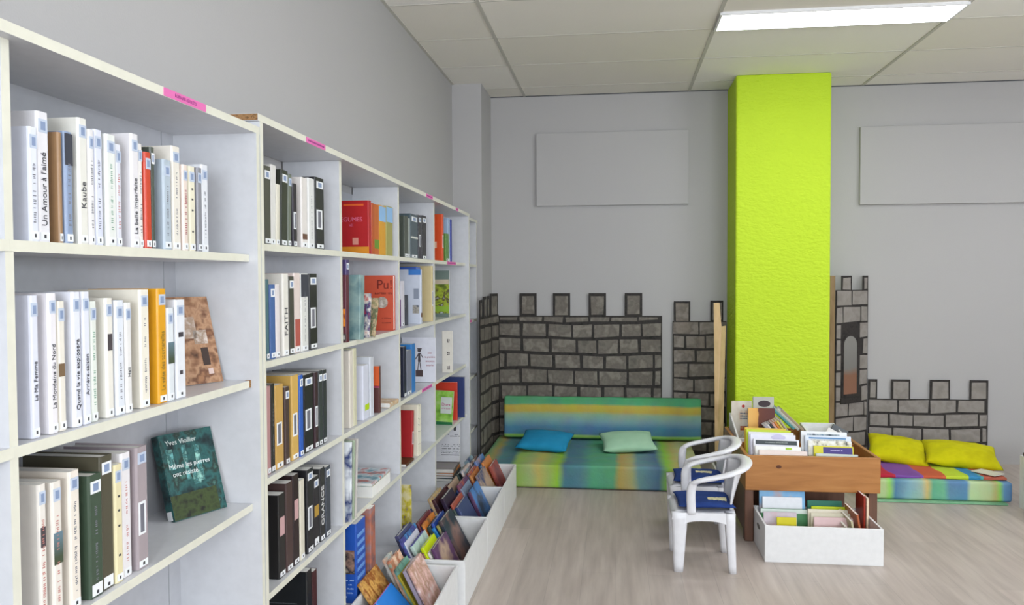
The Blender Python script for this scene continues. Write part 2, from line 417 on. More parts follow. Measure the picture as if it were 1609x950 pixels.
# ------------------------------------------------------------------ books
STK = M('c0cadb', .5); STKW = M('eceef0', .5); INK = M('7c7c84', .7); REDI = M('c08078', .7); GREENI = M('86a894', .7); BAR = M('3c3c40', .7)
def make_book(name, w, h, t, col, spine='R', cover=None, deco='', hard=False, pages=None):
    """closed book: width along x (0..w), thickness along y (0..t), height along z; front cover faces -y, spine at x=w ('R') or x=0 ('L')"""
    cm = M(col, .38) if cover is None else cover
    c = .0022 if hard else .0011; r = min(t * .3, .004)
    pts = [(0, 0), (w - r, 0), (w - r * .3, r * .3), (w, r), (w, t - r), (w - r * .3, t - r * .3), (w - r, t), (0, t), (0, t - c), (w - r, t - c), (w - c, t - r), (w - c, r), (w - r, c), (0, c)]
    if spine == 'L': pts = [(w - a, b) for a, b in pts][::-1]
    bm = bmesh.new()
    lo = [bm.verts.new((a, b, 0)) for a, b in pts]; hi = [bm.verts.new((a, b, h)) for a, b in pts]
    bm.faces.new(lo[::-1]); bm.faces.new(hi)
    n = len(pts)
    for i in range(n): bm.faces.new((lo[i], lo[(i + 1) % n], hi[(i + 1) % n], hi[i]))
    bmesh.ops.recalc_face_normals(bm, faces=bm.faces)
    o = obj(name, bm, cm)
    g = .003 if hard else .0008
    if spine == 'R': boxobj('pages', g, w - c * 1.3, c * .98, t - c * .98, g, h - g, pages or PAGEW, o)
    else: boxobj('pages', c * 1.3, w - g, c * .98, t - c * .98, g, h - g, pages or PAGEW, o)
    # decoration of the spine (R only)
    if spine == 'R' and deco:
        def pl(nm, y0, y1, z0, z1, mat, x=None):
            return boxobj(nm, w - .0003, w + .0005 + (x or 0), y0, y1, z0, z1, mat, o)
        e = t * .12
        dk = deco.split(' ')
        i = 0; hasT = None
        rest = deco
        if 'T:' in deco:
            a = deco.index('T:') + 2; seg = deco[a:]
            for stop in (' K b', ' Z b', ' W b', ' b'):
                if seg.endswith(stop): hasT = seg[:-len(stop)]; dk = deco[:a - 2].split() + stop.split(); break
        for k in dk:
            if k == 's':
                pl('spine_sticker', e, t - e, h - .034, h - .012, STKW if col[0] in '12345' else STK)
                if t > .012:
                    pl('sticker_mark', t * .3, t * .7, h - .030, h - .016, M('8798b8'), .0003)
            elif k in 'bB': pl('shelf_label', e, t - e, .003, .016 if k == 'b' else .024, STKW); pl('label_mark', t * .42, t * .6, .006, .012, BAR, .0003)
            elif k == 'd':
                for q in (.22, .47, .60, .72): pl('spine_mark', t * .38, t * .62, h * q, h * q + .004, BAR)
            elif k in 'trgR':
                mt = {'t': INK, 'r': REDI, 'g': GREENI, 'R': M('a04c54'), 'd': BAR}[k]
                # illegible small print: broken strokes running up the spine
                bm2 = bmesh.new(); z = .03; rr = random.Random(int(t * 1e6 + h * 1e5))
                hw = min(.0035, t * .2) * (1.4 if k == 'R' else 1)
                while z < h - .055:
                    l = rr.uniform(.002, .0045)
                    if rr.random() > .25 and not (.45 * h < z < .5 * h) and not (k == 'd' and rr.random() > .3):
                        a0 = t * .5 - hw * rr.uniform(.45, 1); a1 = t * .5 + hw * rr.uniform(.45, 1)
                        box(bm2, w, w + .0006, a0, a1, z, z + l * .45)
                    z += l
                if len(bm2.verts): obj('spine_lettering', bm2, mt, o)
                else: bm2.free()
            elif k == 'k': pl('dark_block', 0, t, h * .70, h - .003, M('3a3c48'))
            elif k == 'c': pl('barcode_sticker', t * .1, t * .75, h * .28, h * .55, STKW); pl('barcode', t * .25, t * .6, h * .3, h * .53, M('70707a'), .0003)
            elif k == 'p': pl('spine_picture', 0.001, t * .8, h * .42, h * .52, M('7a6248'))
            elif k == 'P': pl('spine_picture', t * .2, t * .8, h * .56, h * .70, M('4a4246'))
            elif k == 'q': pl('spine_picture', t * .1, t, h * .40, h * .63, ramp_mat('tiny_picture', [(0, '46503c'), (.5, '6f8a9c'), (1, 'a8cbe4')], axis='Z', scale=9, offset=-.45 * h * 9))
            elif k == 'm': pl('spine_mark', t * .25, t * .75, h * .62, h * .67, M('3c3840')); pl('spine_mark', t * .35, t * .65, h * .24, h * .28, M('3c3840'))
            elif k == 'x': pl('spine_picture', t * .1, t * .9, h * .12, h * .2, M('6c4c3c'))
            elif k == 'V': pl('red_block', t * .1, t * .9, .02, h * .42, M('b0584e'))
            elif k == 'n': pl('pale_label', t * .15, t * .85, h * .5, h * .72, M('c8a0a0'))
            elif k == 'o': pl('gold_band', t * .1, t * .9, h * .42, h * .58, M('b08c38')) if t < .05 and col == '26242a' else None
            elif k == 'l': pl('green_patch', 0, t, h * .12, h * .3, M('6c9030'))
            elif k == 'Q': pl('blue_patch', 0, t, h * .68, h * .98, M('8fb8e0'))
            elif k == 'w': pl('white_band', 0, t, h * .45, h * .49, M('dadad2'))
            elif k == 'L': pl('lime_patch', t * .3, t, h * .16, h * .27, M('b4d400'))
            elif k == 'O': pl('orange_block', 0, t, h * .55, h, M('e0602c'))
        if hasT:
            big = 'K' in dk or 'Z' in dk or 'W' in dk
            size = t * (.62 if big else .5) * 1.25
            L = len(hasT) * size * .55
            av = h - .065
            asp = min(1.0, av / max(L, .001)); 
            text(o, hasT, size, M('e0e0e0') if 'W' in dk else (M('8c7838') if hasT.startswith('La valse') else (M('3c3c44'))), (w + .0008, t * .5, .026 + max(0, (av - L * asp)) * .35), (0, 0, 1), (0, -1, 0), aspect=asp, name='spine_title')
    return o

ORD = 'first second third fourth fifth sixth seventh eighth ninth tenth eleventh twelfth thirteenth fourteenth fifteenth sixteenth seventeenth eighteenth nineteenth twentieth'.split()
ROWINFO = {
 'near_top': ('top shelf of nearest bookcase', 'novels on the top shelf of the nearest bookcase'),
 'near_middle': ('second shelf of nearest bookcase', 'novels on the second shelf of the nearest bookcase'),
 'near_lower': ('third shelf of nearest bookcase', 'novels on the third shelf of the nearest bookcase'),
 'mid1_top': ('top shelf, first long-bookcase bay', 'crime novels in the top of the first bay'),
 'mid1_second': ('second shelf, first long-bookcase bay', 'crime novels on the second shelf of the first bay'),
 'mid1_third': ('third shelf, first long-bookcase bay', 'crime novels on the third shelf of the first bay'),
 'mid1_fourth': ('fourth shelf, first long-bookcase bay', 'crime novels on the fourth shelf of the first bay'),
 'mid2_top': ('top shelf, second long-bookcase bay', 'books on the top shelf of the second bay'),
 'mid3_top': ('top shelf, third long-bookcase bay', 'books on the top shelf of the third bay'),
 'mid4_top': ('top shelf, last long-bookcase bay', 'books on the top shelf of the last bay'),
 'mid2_third': ('third shelf, second long-bookcase bay', 'books on the third shelf of the second bay'),
 'mid3_second': ('second shelf, third long-bookcase bay', 'books on the second shelf of the third bay'),
 'mid3_third': ('third shelf, third long-bookcase bay', 'books on the third shelf of the third bay'),
 'mid4_third': ('fourth shelf, last long-bookcase bay', 'books on the fourth shelf of the last bay'),
}
PROTRUDE = {('mid3_second', 4): .03, ('mid3_second', 7): .04}
WIDE = {}
for rid, (z, es) in ROWS.items():
    place, grp = ROWINFO[rid]
    for i, (y0, y1, h, col, look, deco) in enumerate(es):
        t = y1 - y0 - .0006
        d = .145 if h < .215 else .155
        rr = random.Random(i * 7 + len(rid))
        xs = -.932 - rr.uniform(0, .005)
        if rid.startswith('mid3_s'): xs -= .035
        if rid.startswith('mid3_t'): d = .13
        b = make_book('book', d, h, t, col, 'R', deco=deco, hard=('hardback' in look))
        b.location = (xs - d, y0, z + .0008)
        if rid == 'mid1_top' and i < 5:
            b.location.y -= .010
            if i: b.rotation_euler = (math.radians(-2.4), 0, 0); b.location.z += .0005
        o_ = ORD[i]
        pos = '%s from left, %s' % (o_, place)
        tag(b, look + ', ' + pos, 'book', grp)
# ------------------------------------------------------------------ bookcases
PINK = M('e070b0', .6); PINKT = M('9c3c84', .6)
def section_label(parent, x, y0, y1, z0, z1, s=None):
    p = boxobj('section_label', x, x + .0012, y0, y1, z0, z1, PINK, parent); p['label'] = 'bright pink paper strip'
    if s:
        L = y1 - y0; text(p, s, (z1 - z0) * .62, PINKT, (x + .0015, y0 + L * .5, (z0 + z1) / 2), (0, 1, 0), (0, 0, 1), align='CENTER', name='lettering', aspect=min(1, L * .78 / (len(s) * (z1 - z0) * .62 * .62)))
    else:
        bm = bmesh.new(); y = y0 + .012; rr = random.Random(int(y0 * 1000))
        while y < y1 - .012:
            l = rr.uniform(.004, .009); box(bm, x + .001, x + .0017, y, y + l * .7, z0 + (z1 - z0) * .35, z0 + (z1 - z0) * .65); y += l
        if len(bm.verts): obj('lettering', bm, PINKT, p)
        else: bm.free()

XBK = -1.122; XS = -.8985; XSH = -.921
# nearest bookcase (two bays, the first only partly in view)
bc = thing('bookcase', 'tall white bookcase nearest the camera, full of pale novels', 'bookcase', (0, 0, 0))
def board(name, x0, x1, y0, y1, z0, z1, par, b=.0012):
    bm = bmesh.new(); vs = box(bm, x0, x1, y0, y1, z0, z1)
    for f in bm.faces:
        if f.calc_center_median().x > x1 - 1e-5: f.material_index = 1
    o = obj(name, bm, [WHITE_LAM, EDGE], par); 
    return o
def board_s(name, x0, x1, y0, y1, z0a, z0b, th, par):
    bm = bmesh.new()
    hexa(bm, [(x0, y0, z0a - th), (x1, y0, z0a - th), (x1, y1, z0b - th), (x0, y1, z0b - th), (x0, y0, z0a), (x1, y0, z0a), (x1, y1, z0b), (x0, y1, z0b)])
    for f in bm.faces:
        if f.calc_center_median().x > x1 - 1e-5: f.material_index = 1
    return obj(name, bm, [WHITE_LAM, EDGE], par)
board('top_board', XBK, XS, .30, 1.976, 1.688, 1.706, bc)
board('side_panel', XBK, XS, .30, .318, 0, 1.688, bc)
board('side_panel', XBK, XS, 1.956, 1.974, 0, 1.688, bc)
board('divider', XBK, XSH - .002, 1.128, 1.146, .06, 1.688, bc)
BACKM = M('b9babf', .5)
boxobj('back_panel', XL + .0005, XBK, .32, 1.15, .05, 1.70, BACKM, bc); boxobj('back_panel', XL + .0005, XBK, 1.153, 1.90, .05, 1.70, BACKM, bc); boxobj('back_panel', XL + .0005, XBK, 1.903, 1.974, .05, 1.70, BACKM, bc)
for z in (1.382, 1.062, .745, .43, .11):
    th = .018
    board('shelf', XBK, XSH, 1.136, 1.954, z - th, z, bc)
    board('shelf', XBK, XSH, .318, 1.1359, z - th, z, bc)
boxobj('chipped_corner', XSH - .012, XSH + .0006, 1.945, 1.9545, 1.0438, 1.0624, CHIP, bc)['label'] = 'broken brown chipboard corner'
section_label(bc, XS, 1.534, 1.702, 1.689, 1.7055, 'ROMANS ADULTES')

# long bookcase of four bays
lb = thing('bookcase', 'long white bookcase of four bays running to the far corner', 'bookcase', (0, 0, 0))
board_s('top_board', XBK, XS, 1.968, 4.975, 1.740, 1.719, .018, lb)
boxobj('chipboard_end', XBK, XS - .001, 1.9665, 1.968, 1.7235, 1.739, CHIP, lb)['label'] = 'raw brown chipboard end of the top board'
board('side_panel', XBK, XS, 1.978, 1.996, 0, 1.7215, lb)
board('side_panel', XBK, XS, 4.945, 4.972, 0, 1.7007, lb)
DV = [1.996, 2.645, 3.385, 4.075]
for k, y in enumerate(DV[1:]):
    zt = 1.722 - (y + .02 - 1.968) * .00698
    board('divider', XBK, XSH - .002, y, y + .022, 0.05, zt - .0005, lb)
for a, b_ in ((1.998, 3.43), (3.434, 4.97)): boxobj('back_panel', XL + .0005, XBK, a, b_, .05, 1.68, BACKM, lb)
for z in (1.413, 1.100, .787, .476, .16):
    ys = [1.996, 2.656, 3.396, 4.086, 4.945]
    for a, b_ in zip(ys[:-1], ys[1:]): board('shelf', XBK, XSH, a, b_ - .0002, z - .018, z, lb)
def topz(y): return 1.740 - (y - 1.968) * .00698
for y0, y1 in ((2.291, 2.448), (3.81, 3.95), (4.54, 4.61)):
    zz = topz((y0 + y1) / 2); section_label(lb, XS, y0, y1, zz - .0175, zz - .001)
section_label(lb, XSH, 4.40, 4.64, 1.396, 1.4125)
section_label(lb, XSH, 3.79, 4.00, .770, .786)

# small recessed bookcase in the corner behind it
sb = thing('bookcase', 'narrow white bookcase in the corner beyond the long bookcase', 'bookcase', (0, 0, 0))
board('top_board', XBK, -.948, 4.99, 5.56, 1.700, 1.718, sb); board('side_panel', XBK, -.955, 4.99, 5.008, 0, 1.700, sb); board('side_panel', XBK, -.955, 5.542, 5.56, 0, 1.700, sb)
for z in (1.413, 1.04, .66, .30, .08): board('shelf', XBK, -.955, 5.008, 5.542, z - .018, z, sb)
section_label(sb, -.955, 5.2, 5.34, 1.024, 1.040)
for k, (y, t, h, c, l) in enumerate(((5.15, .05, .30, '3c5f96', 'tall dark blue album in the corner bookcase'), (5.21, .05, .30, '7fa8c4', 'tall light blue album beside the dark blue album'), (5.27, .06, .29, '4f7aa8', 'tall mid blue album beside the light blue album'))):
    b = make_book('book', .15, h, t, c, 'R', deco='b'); b.location = (-.962 - .15, y, .6605); tag(b, l, 'book', 'albums in the corner bookcase')
for k, (y, t, h, c, l) in enumerate(((5.12, .06, .24, '6c4a8c', 'purple album low in the corner bookcase'), (5.19, .05, .25, '38343c', 'black album beside the purple album'), (5.25, .06, .22, 'd0b830', 'yellow album low in the corner bookcase'))):
    b = make_book('book', .15, h, t, c, 'R', deco='b'); b.location = (-.962 - .15, y, .3005); tag(b, l, 'book', 'albums low in the corner bookcase')

# ------------------------------------------------------------------ single books on the bookcases
def pic(name, cols, sc=22, rough=.4):
    n = len(cols); return ramp_mat(name, [(i / (n - 1), c) for i, c in enumerate(cols)], noise_drive=sc, rough=rough)
def place(b, loc, rx=0, ry=0, rz=0):
    b.rotation_mode = 'XYZ'; b.matrix_world = Matrix.Translation(loc) @ Matrix.Rotation(rz, 4, 'Z') @ Matrix.Rotation(ry, 4, 'Y') @ Matrix.Rotation(rx, 4, 'X')
    return b
def plate(par, name, x0, x1, z0, z1, mat, off=0):
    return boxobj(name, x0, x1, -.0006 - off, .0001, z0, z1, mat, par)
def lines(par, name, x0, x1, zs, mat, hh=.003, seed=1, gap=.25):
    bm = bmesh.new(); rr = random.Random(seed)
    for z in zs:
        x = x0
        while x < x1 - .003:
            l = rr.uniform(.004, .009)
            if rr.random() > gap: box(bm, x, min(x + l * .8, x1), -.0010, 0, z, z + hh * rr.uniform(.7, 1.2))
            x += l
    if len(bm.verts): return obj(name, bm, mat, par)
    bm.free()

R_ = math.radians
# forest cover on third shelf
b = make_book('book', .150, .208, .030, '20282a', 'L', cover=pic('forest_cover', ['0e1a1c', '1c3a3c', '2a5c5a', '24302a', '4a7a70'], 26), hard=False)
place(b, (-1.031, 1.778, .7465), rx=R_(-17), rz=R_(66)); tag(b, 'dark green forest cover novel propped face out on the third shelf', 'book')
for k, (x0, z0, w_, h_) in enumerate(((.012, .12, .018, .05), (.055, .09, .012, .085), (.09, .08, .014, .09), (.072, .075, .02, .03))):
    plate(b, 'tree_gap', x0, x0 + w_, z0, z0 + h_, pic('misty_light', ['6fb4b4', '2e5c5a', '9ad0c4'], 60))
plate(b, 'forest_floor', 0.001, .131, .002, .06, pic('forest_floor', ['20261a', '3c4a24', '1a1c18'], 40), -.0003)
text(b, 'Yves Viollier', .017, M('dfe8e4'), (.014, -.0012, .185), (1, 0, 0), (0, 0, 1), name='author')
text(b, 'Même les pierres', .0165, M('e8f0ee'), (.012, -.0012, .127), (1, 0, 0), (0, 0, 1), name='cover_title')
text(b, 'ont résisté', .0165, M('e8f0ee'), (.018, -.0012, .108), (1, 0, 0), (0, 0, 1), name='cover_title')
boxobj('shelf_label', -.0007, .0003, .006, .024, .004, .026, STKW, b)
# sepia cover on second shelf
b = make_book('book', .134, .222, .018, '6c4a34', 'L', cover=pic('sepia_cover', ['4a3020', '8c6448', 'b48c6c', '6c4834', '9c7050'], 22))
place(b, (-1.040, 1.804, 1.0635), rx=R_(-17), rz=R_(63)); tag(b, 'brown sepia photo cover novel propped face out on the second shelf', 'book')
plate(b, 'pale_figure', .045, .085, .115, .17, pic('pale_cloth', ['c8b8ac', 'a08874', 'd8ccc4'], 40)); plate(b, 'pale_figure', .075, .112, .10, .135, pic('pale_cloth', ['d0c8c0', '98806c', 'd8ccc4'], 50))
plate(b, 'dark_door', .088, .108, .045, .09, M('3a2820')); plate(b, 'round_emblem', .098, .112, .022, .036, M('d8c0b8'))
# red cookbook and neighbours, second bay top
b = make_book('book', .15, .205, .034, 'b01c20', 'R', hard=True); place(b, (-.934 - .15, 3.008, 1.4135)); tag(b, 'bright red cookbook lettered LEGUMES with orange foot on top shelf', 'book')
plate(b, 'orange_foot', 0, .15, 0, .028, M('d88a1c')); text(b, 'LEGUMES', .024, M('e07090'), (.075, -.0012, .132), (1, 0, 0), (0, 0, 1), align='CENTER', name='cover_title'); plate(b, 'emblem', .085, .108, .036, .062, M('d89080')); text(b, 'VII', .016, M('d06080'), (.08, -.0012, .11), (1, 0, 0), (0, 0, 1), align='CENTER', name='cover_title')
plate(b, 'orange_line', .05, .13, .185, .192, M('e06020'))
# purple, maroon, teal, red slim, leaning picture book, Pu!
b = make_book('book', .13, .285, .03, '4a3c6c', 'R', deco='s'); place(b, (-.925 - .13, 2.715, 1.1005)); tag(b, 'tall dark violet album behind the maroon book in second bay', 'book')
b = make_book('book', .15, .232, .03, '5a2430', 'R', cover=M('5a2430', .4), hard=True); place(b, (-.915 - .15, 2.682, 1.1005)); tag(b, 'maroon hardback with orange face picture in second bay', 'book')
plate(b, 'orange_face', .095, .145, .055, .115, pic('orange_face', ['b4501c', 'e08a2c', '8c3c1c'], 40)); plate(b, 'title_strip', .085, .148, .004, .03, M('4c4440')); plate(b, 'title_strip', .09, .143, .010, .024, M('b8b4b0'), .0004)
b = make_book('book', .155, .232, .05, '7c9494', 'R', cover=pic('teal_cover', ['6c8c90', '8ca4a0', '5c7c80'], 14), deco=''); place(b, (-.906 - .155, 2.80, 1.1012), rx=R_(-3)); tag(b, 'grey teal storybook leaning in second bay beside the maroon hardback', 'book')
b = make_book('book', .14, .165, .02, 'c43034', 'R', cover=pic('red_comic', ['c43034', 'd8d0c8', '34406c', 'c43034'], 30)); place(b, (-.905 - .14, 2.90, 1.1014), rx=R_(-9)); tag(b, 'small red comic leaning in front of the Pu cover', 'book')
b = make_book('book', .12, .155, .012, 'd8ccb0', 'R', cover=pic('meadow_comic', ['7c8458', 'c0a888', '5c6c50', 'a07c60'], 34)); place(b, (-.898 - .12, 2.95, 1.1016), rx=R_(-22)); tag(b, 'thin cream edged picture book leaning on the red comic', 'book')
b = make_book('book', .16, .232, .03, 'c8503c', 'L', cover=M('cc5438', .5), hard=True); place(b, (-.925 - .16, 3.31, 1.1005)); tag(b, 'square orange red album titled Pu facing out in second bay', 'book')
text(b, 'Pu!', .055, M('7c2418'), (.088, -.0012, .192), (1, 0, 0), (0, 0, 1), name='cover_title'); lines(b, 'cover_lettering', .08, .155, (.152, .156), M('8c3424'), .004); lines(b, 'cover_lettering', .11, .15, (.03, .05), M('8c3424'), .004, 3)
bm = bmesh.new(); bmesh.ops.create_cone(bm, cap_ends=True, segments=28, radius1=.024, radius2=.024, depth=.001, matrix=Matrix.Translation((.112, -.0006, .118)) @ Matrix.Rotation(R_(90), 4, 'X')); obj('white_bird', bm, pic('white_bird', ['c8beb4', 'a4988c', 'd8d0c8'], 50), b)
# third shelf second bay : flat book
b = make_book('book', .16, .13, .02, 'e6dfd0', 'R', cover=pic('flat_cover', ['e0d8c8', 'c8a070', 'd8d0c0'], 20)); place(b, (-.915, 3.23, .7875), rx=R_(-90), rz=R_(90)) ; b.matrix_world = Matrix.Translation((-1.07, 3.22, .7875)) @ Matrix.Rotation(R_(-90), 4, 'X') @ Matrix.Translation((0, -.02, -.0)) ; b.matrix_world = Matrix(((1, 0, 0, -1.075), (0, 0, 1, 3.215), (0, -1, 0, .8085), (0, 0, 0, 1))); tag(b, 'cream book lying flat beside the orange and brown book', 'book')
def flat(b, x, y, ztop_thick, zbase, rz=0):
    """lay a book down with its front cover facing up"""
    t = ztop_thick
    b.matrix_world = Matrix.Translation((x, y, zbase)) @ Matrix.Rotation(rz, 4, 'Z') @ Matrix(((1, 0, 0, 0), (0, 0, 1, 0), (0, -1, 0, t), (0, 0, 0, 1)))
    return b
# fourth shelf, second bay
for i, (y, t, lean, c, l) in enumerate(((2.685, .016, -2, 'd8d8d4', 'thin white album with navy figure leaning at bay edge'), (2.712, .014, -4, '9aa890', 'thin grey green album leaning on the white album'), (2.738, .012, -6, 'c4beb8', 'thin pale album leaning last against the grey green one'))):
    b = make_book('book', .17, .275, t, c, 'R', cover=M(c) if i else pic('navy_figure', ['d8dce0', 'd8dce0', '2c3a6c', 'c8d0d8'], 12)); place(b, (-.908 - .17, y, .4768), rx=R_(lean)); tag(b, l, 'book')
b = make_book('book', .18, .25, .012, '5c8c9c', 'R', cover=pic('seaside_cover', ['4c7c90', '7ca4b0', 'c8ccd0', 'b46058', '6c8c94'], 16)); flat(b, -1.105, 2.99, .012, .5215); tag(b, 'blue painted picture album lying on top of the cream volume', 'book')
b = make_book('book', .175, .25, .044, 'e4dfc8', 'L', cover=M('e4dfc8')); flat(b, -1.10, 2.99, .044, .4765); tag(b, 'thick cream volume lying flat under the blue painted album', 'book')
# bottom shelf, second bay: blue box set
b = make_book('book', .15, .285, .11, '2a62c0', 'R', cover=M('2456b4', .35)); place(b, (-.915 - .15, 2.76, .1605)); tag(b, 'large bright blue encyclopedia volume on the bottom shelf', 'book')
plate(b, 'cover_picture', .07, .143, .105, .19, pic('portrait_pictures', ['5c3c38', 'a08070', '2c2c34', 'c8b8a0'], 24)); lines(b, 'cover_lettering', .07, .14, (.02, .035, .05, .065, .08), M('9cb8e4'), .004, 5)
bm = bmesh.new(); 
for k in range(7): box(bm, .149, .1508, .012, .095, .05 + k * .030, .064 + k * .030)
obj('spine_stripe', bm, M('6c9ce0'), b)
b = make_book('book', .15, .30, .06, '8c6c70', 'R', cover=pic('grey_red', ['6c5c64', 'b46c54', '8c8088'], 18)); place(b, (-.905 - .15, 2.90, .1605)); tag(b, 'tall mottled red grey album behind the blue encyclopedia', 'book')
# bottom shelf, first bay: black books
b = make_book('book', .18, .27, .04, '14161a', 'R', cover=M('14171a', .35)); place(b, (-.928 - .18, 2.33, .1605)); tag(b, 'large black volume with grey lettering low in the first bay', 'book')
lines(b, 'cover_lettering', .04, .15, (.12, .13, .14, .15, .16, .17), M('54585c'), .002, 8, .1)
b = make_book('book', .18, .25, .035, '7c2028', 'R', cover=M('40181c', .4)); place(b, (-.930 - .18, 2.385, .1605)); tag(b, 'dark red volume behind the large black one', 'book')
# broad albums whose covers show past their neighbours
b = make_book('book', .16, .262, .03, 'ccd0dc', 'R', cover=M('ccd2e0', .4), deco='x'); b.location = (-.926 - .16, 3.80, 1.1005); tag(b, 'broad white blue album with small pictures, second shelf of third bay', 'book')
plate(b, 'cover_picture', .12, .15, .05, .09, pic('album_pictures', ['5c5450', 'a8a49c', '3c4458'], 40)); plate(b, 'cover_picture', .125, .15, .12, .17, M('8c94a4')); plate(b, 'blue_top', .10, .16, .235, .262, M('3c7cc8'))
b = make_book('book', .17, .282, .03, 'd0bc88', 'R', cover=M('d2c08e', .5), deco='c'); b.location = (-.925 - .17, 4.035, 1.1005); tag(b, 'broad beige album with barcode at the end of third bay', 'book')
b = make_book('book', .15, .255, .035, 'd64a18', 'R', cover=M('d84c18', .4), deco='c'); b.location = (-.932 - .15, 4.33, 1.4135); tag(b, 'bright orange tall book on the top shelf of the last bay', 'book')
plate(b, 'pale_sticker', .095, .118, .07, .105, M('e0b8a0'))
b = make_book('book', .062, .185, .022, '5a3430', 'R', cover=M('5a3430', .5)); b.location = (-.988, 3.10, .7875); tag(b, 'small brown book with orange top half facing out at shelf edge', 'book')
plate(b, 'orange_block', 0, .062, .105, .185, M('dc602c')); plate(b, 'pink_line', 0, .062, .100, .107, M('d0507c'))
b = make_book('book', .16, .225, .02, 'd03c24', 'R', cover=M('d03c24', .4)); b.location = (-.930 - .16, 4.70, .4765); tag(b, 'bright red album standing behind the green one in last bay', 'book')
b = make_book('book', .16, .245, .02, '28366c', 'R', cover=M('2c3a70', .4)); b.location = (-.905 - .16, 4.80, .4765); tag(b, 'navy blue album standing last on the shelf behind the red one', 'book')
# landscape album last bay second shelf
b = make_book('book', .17, .262, .02, '5c6c60', 'L', cover=M('6c7c74', .4)); place(b, (-.932 - .17, 4.50, 1.1005)); tag(b, 'green landscape painting album facing out, last bay second shelf', 'book')
plate(b, 'landscape', .06, .168, .02, .185, pic('landscape_painting', ['3c4820', '6c7c24', '9cac34', '4c3c28', 'b4bcb4'], 26)); plate(b, 'cream_band', .06, .168, .186, .212, M('c8b8a0')); plate(b, 'meadow', .06, .168, .03, .06, M('8cb030'), .0003)
# Jules book face out, third bay third shelf
b = make_book('book', .178, .228, .012, 'dfe0e8', 'L', cover=M('dedfe8', .4)); place(b, (-1.088, 4.035, .7885), rx=R_(-1), rz=R_(0)); tag(b, 'white album titled Jules with a boy on a suitcase facing out', 'book')
FG = M('4c4448')
bm = bmesh.new(); box(bm, .075, .112, -.0009, 0, .028, .062); obj('drawn_suitcase', bm, M('4c3c3c'), b)
bm = bmesh.new()
def quad2(bm, pts):
    lo = [bm.verts.new((x, -.0009, z)) for x, z in pts]; hi = [bm.verts.new((x, 0, z)) for x, z in pts]
    bm.faces.new(lo); bm.faces.new(hi[::-1]); n = len(pts)
    for i in range(n): bm.faces.new((lo[i], lo[(i + 1) % n], hi[(i + 1) % n], hi[i]))
for q in ([(.084, .062), (.088, .062), (.093, .105), (.089, .105)], [(.101, .062), (.105, .062), (.099, .105), (.095, .105)], [(.087, .105), (.101, .105), (.099, .15), (.089, .15)], [(.089, .148), (.072, .118), (.075, .115), (.092, .14)], [(.098, .148), (.112, .122), (.115, .125), (.100, .152)]): quad2(bm, q)
bmesh.ops.create_circle(bm, cap_ends=True, segments=16, radius=.009, matrix=Matrix.Translation((.094, -.0009, .162)) @ Matrix.Rotation(R_(90), 4, 'X'))
box(bm, .083, .107, -.0009, 0, .168, .174)
obj('drawn_boy', bm, FG, b)
for k, s in enumerate(('Jules', 'la première', 'rencontre', 'surprise')): text(b, s, .0135, M('a84c58'), (.150, -.0012, .15 - k * .021), (1, 0, 0), (0, 0, 1), align='CENTER', name='cover_title', aspect=.85)
b = make_book('book', .06, .235, .01, 'e2dccf', 'L', cover=M('e4dfd4', .5)); place(b, (-.905 - .06, 4.45, .7885)); tag(b, 'narrow cream leaflet with small figures beside the Jules album', 'leaflet')
lines(b, 'drawn_figures', .03, .045, (.02, .03, .1, .11, .17, .18), M('6c6464'), .008, 4, .05)
# third bay fourth shelf : red book, papers, brown bowl-like book
b = make_book('book', .15, .215, .03, 'a01c20', 'R', cover=M('a81c20', .4), hard=True, deco='c'); place(b, (-.932 - .15, 3.63, .4912), rx=R_(-5)); tag(b, 'dark red hardback with gold line and barcode leaning in third bay', 'book')
plate(b, 'gold_line', .085, .09, 0, .215, M('d0804c'))
b = make_book('book', .15, .14, .013, '5c3a1c', 'R', cover=M('5c3a20', .5)); flat(b, -.925 - .15, 3.50, .013, .4765); tag(b, 'brown book lying flat beneath the red hardback', 'book')
for k, (y, t, h) in enumerate(((3.72, .022, .245), (3.746, .02, .235), (3.77, .018, .24))):
    b = make_book('book', .13, h, t, 'e6e0cc', 'R', deco='d'); b.location = (-.925 - .13, y, .4768); tag(b, ('cream booklet right beside the red hardback', 'cream booklet in the middle of three beside the red hardback', 'cream booklet farthest of three beside the red hardback')[k], 'booklet', 'cream booklets beside the red hardback')
b = make_book('book', .15, .21, .012, 'dfd4a4', 'R', cover=pic('yellow_comic', ['e0d8ac', 'dccf94', 'c8b828', '5c4c80'], 28)); place(b, (-.945 - .15, 3.60, .1608)); b.rotation_euler = (0, 0, 0); b.location = (-.925 - .15, 3.58, .165); b.scale = (1, 1, 1); tag(b, 'yellow cream comic standing on the bottom shelf of third bay', 'book')
# last bay, fourth shelf: green childrens album
b = make_book('book', .15, .20, .014, '6ca040', 'L', cover=pic('leafy_cover', ['5c8c34', '8cc04c', 'a8c87c'], 20)); place(b, (-.930 - .15, 4.55, .4765), ry=R_(3)); tag(b, 'green album titled Dora with pale cloud facing out, last bay', 'book')
plate(b, 'cloud_patch', .078, .142, .07, .165, M('ccd4cc')); plate(b, 'dark_green_foot', .05, .15, 0, .022, M('1c6c3c'), .0003)
text(b, 'Dora', .024, M('c04c84'), (.109, -.0022, .122), (1, 0, 0), (0, 0, 1), align='CENTER', name='cover_title'); text(b, 'et le bout', .013, M('c04c84'), (.109, -.0022, .1), (1, 0, 0), (0, 0, 1), align='CENTER', name='cover_title')
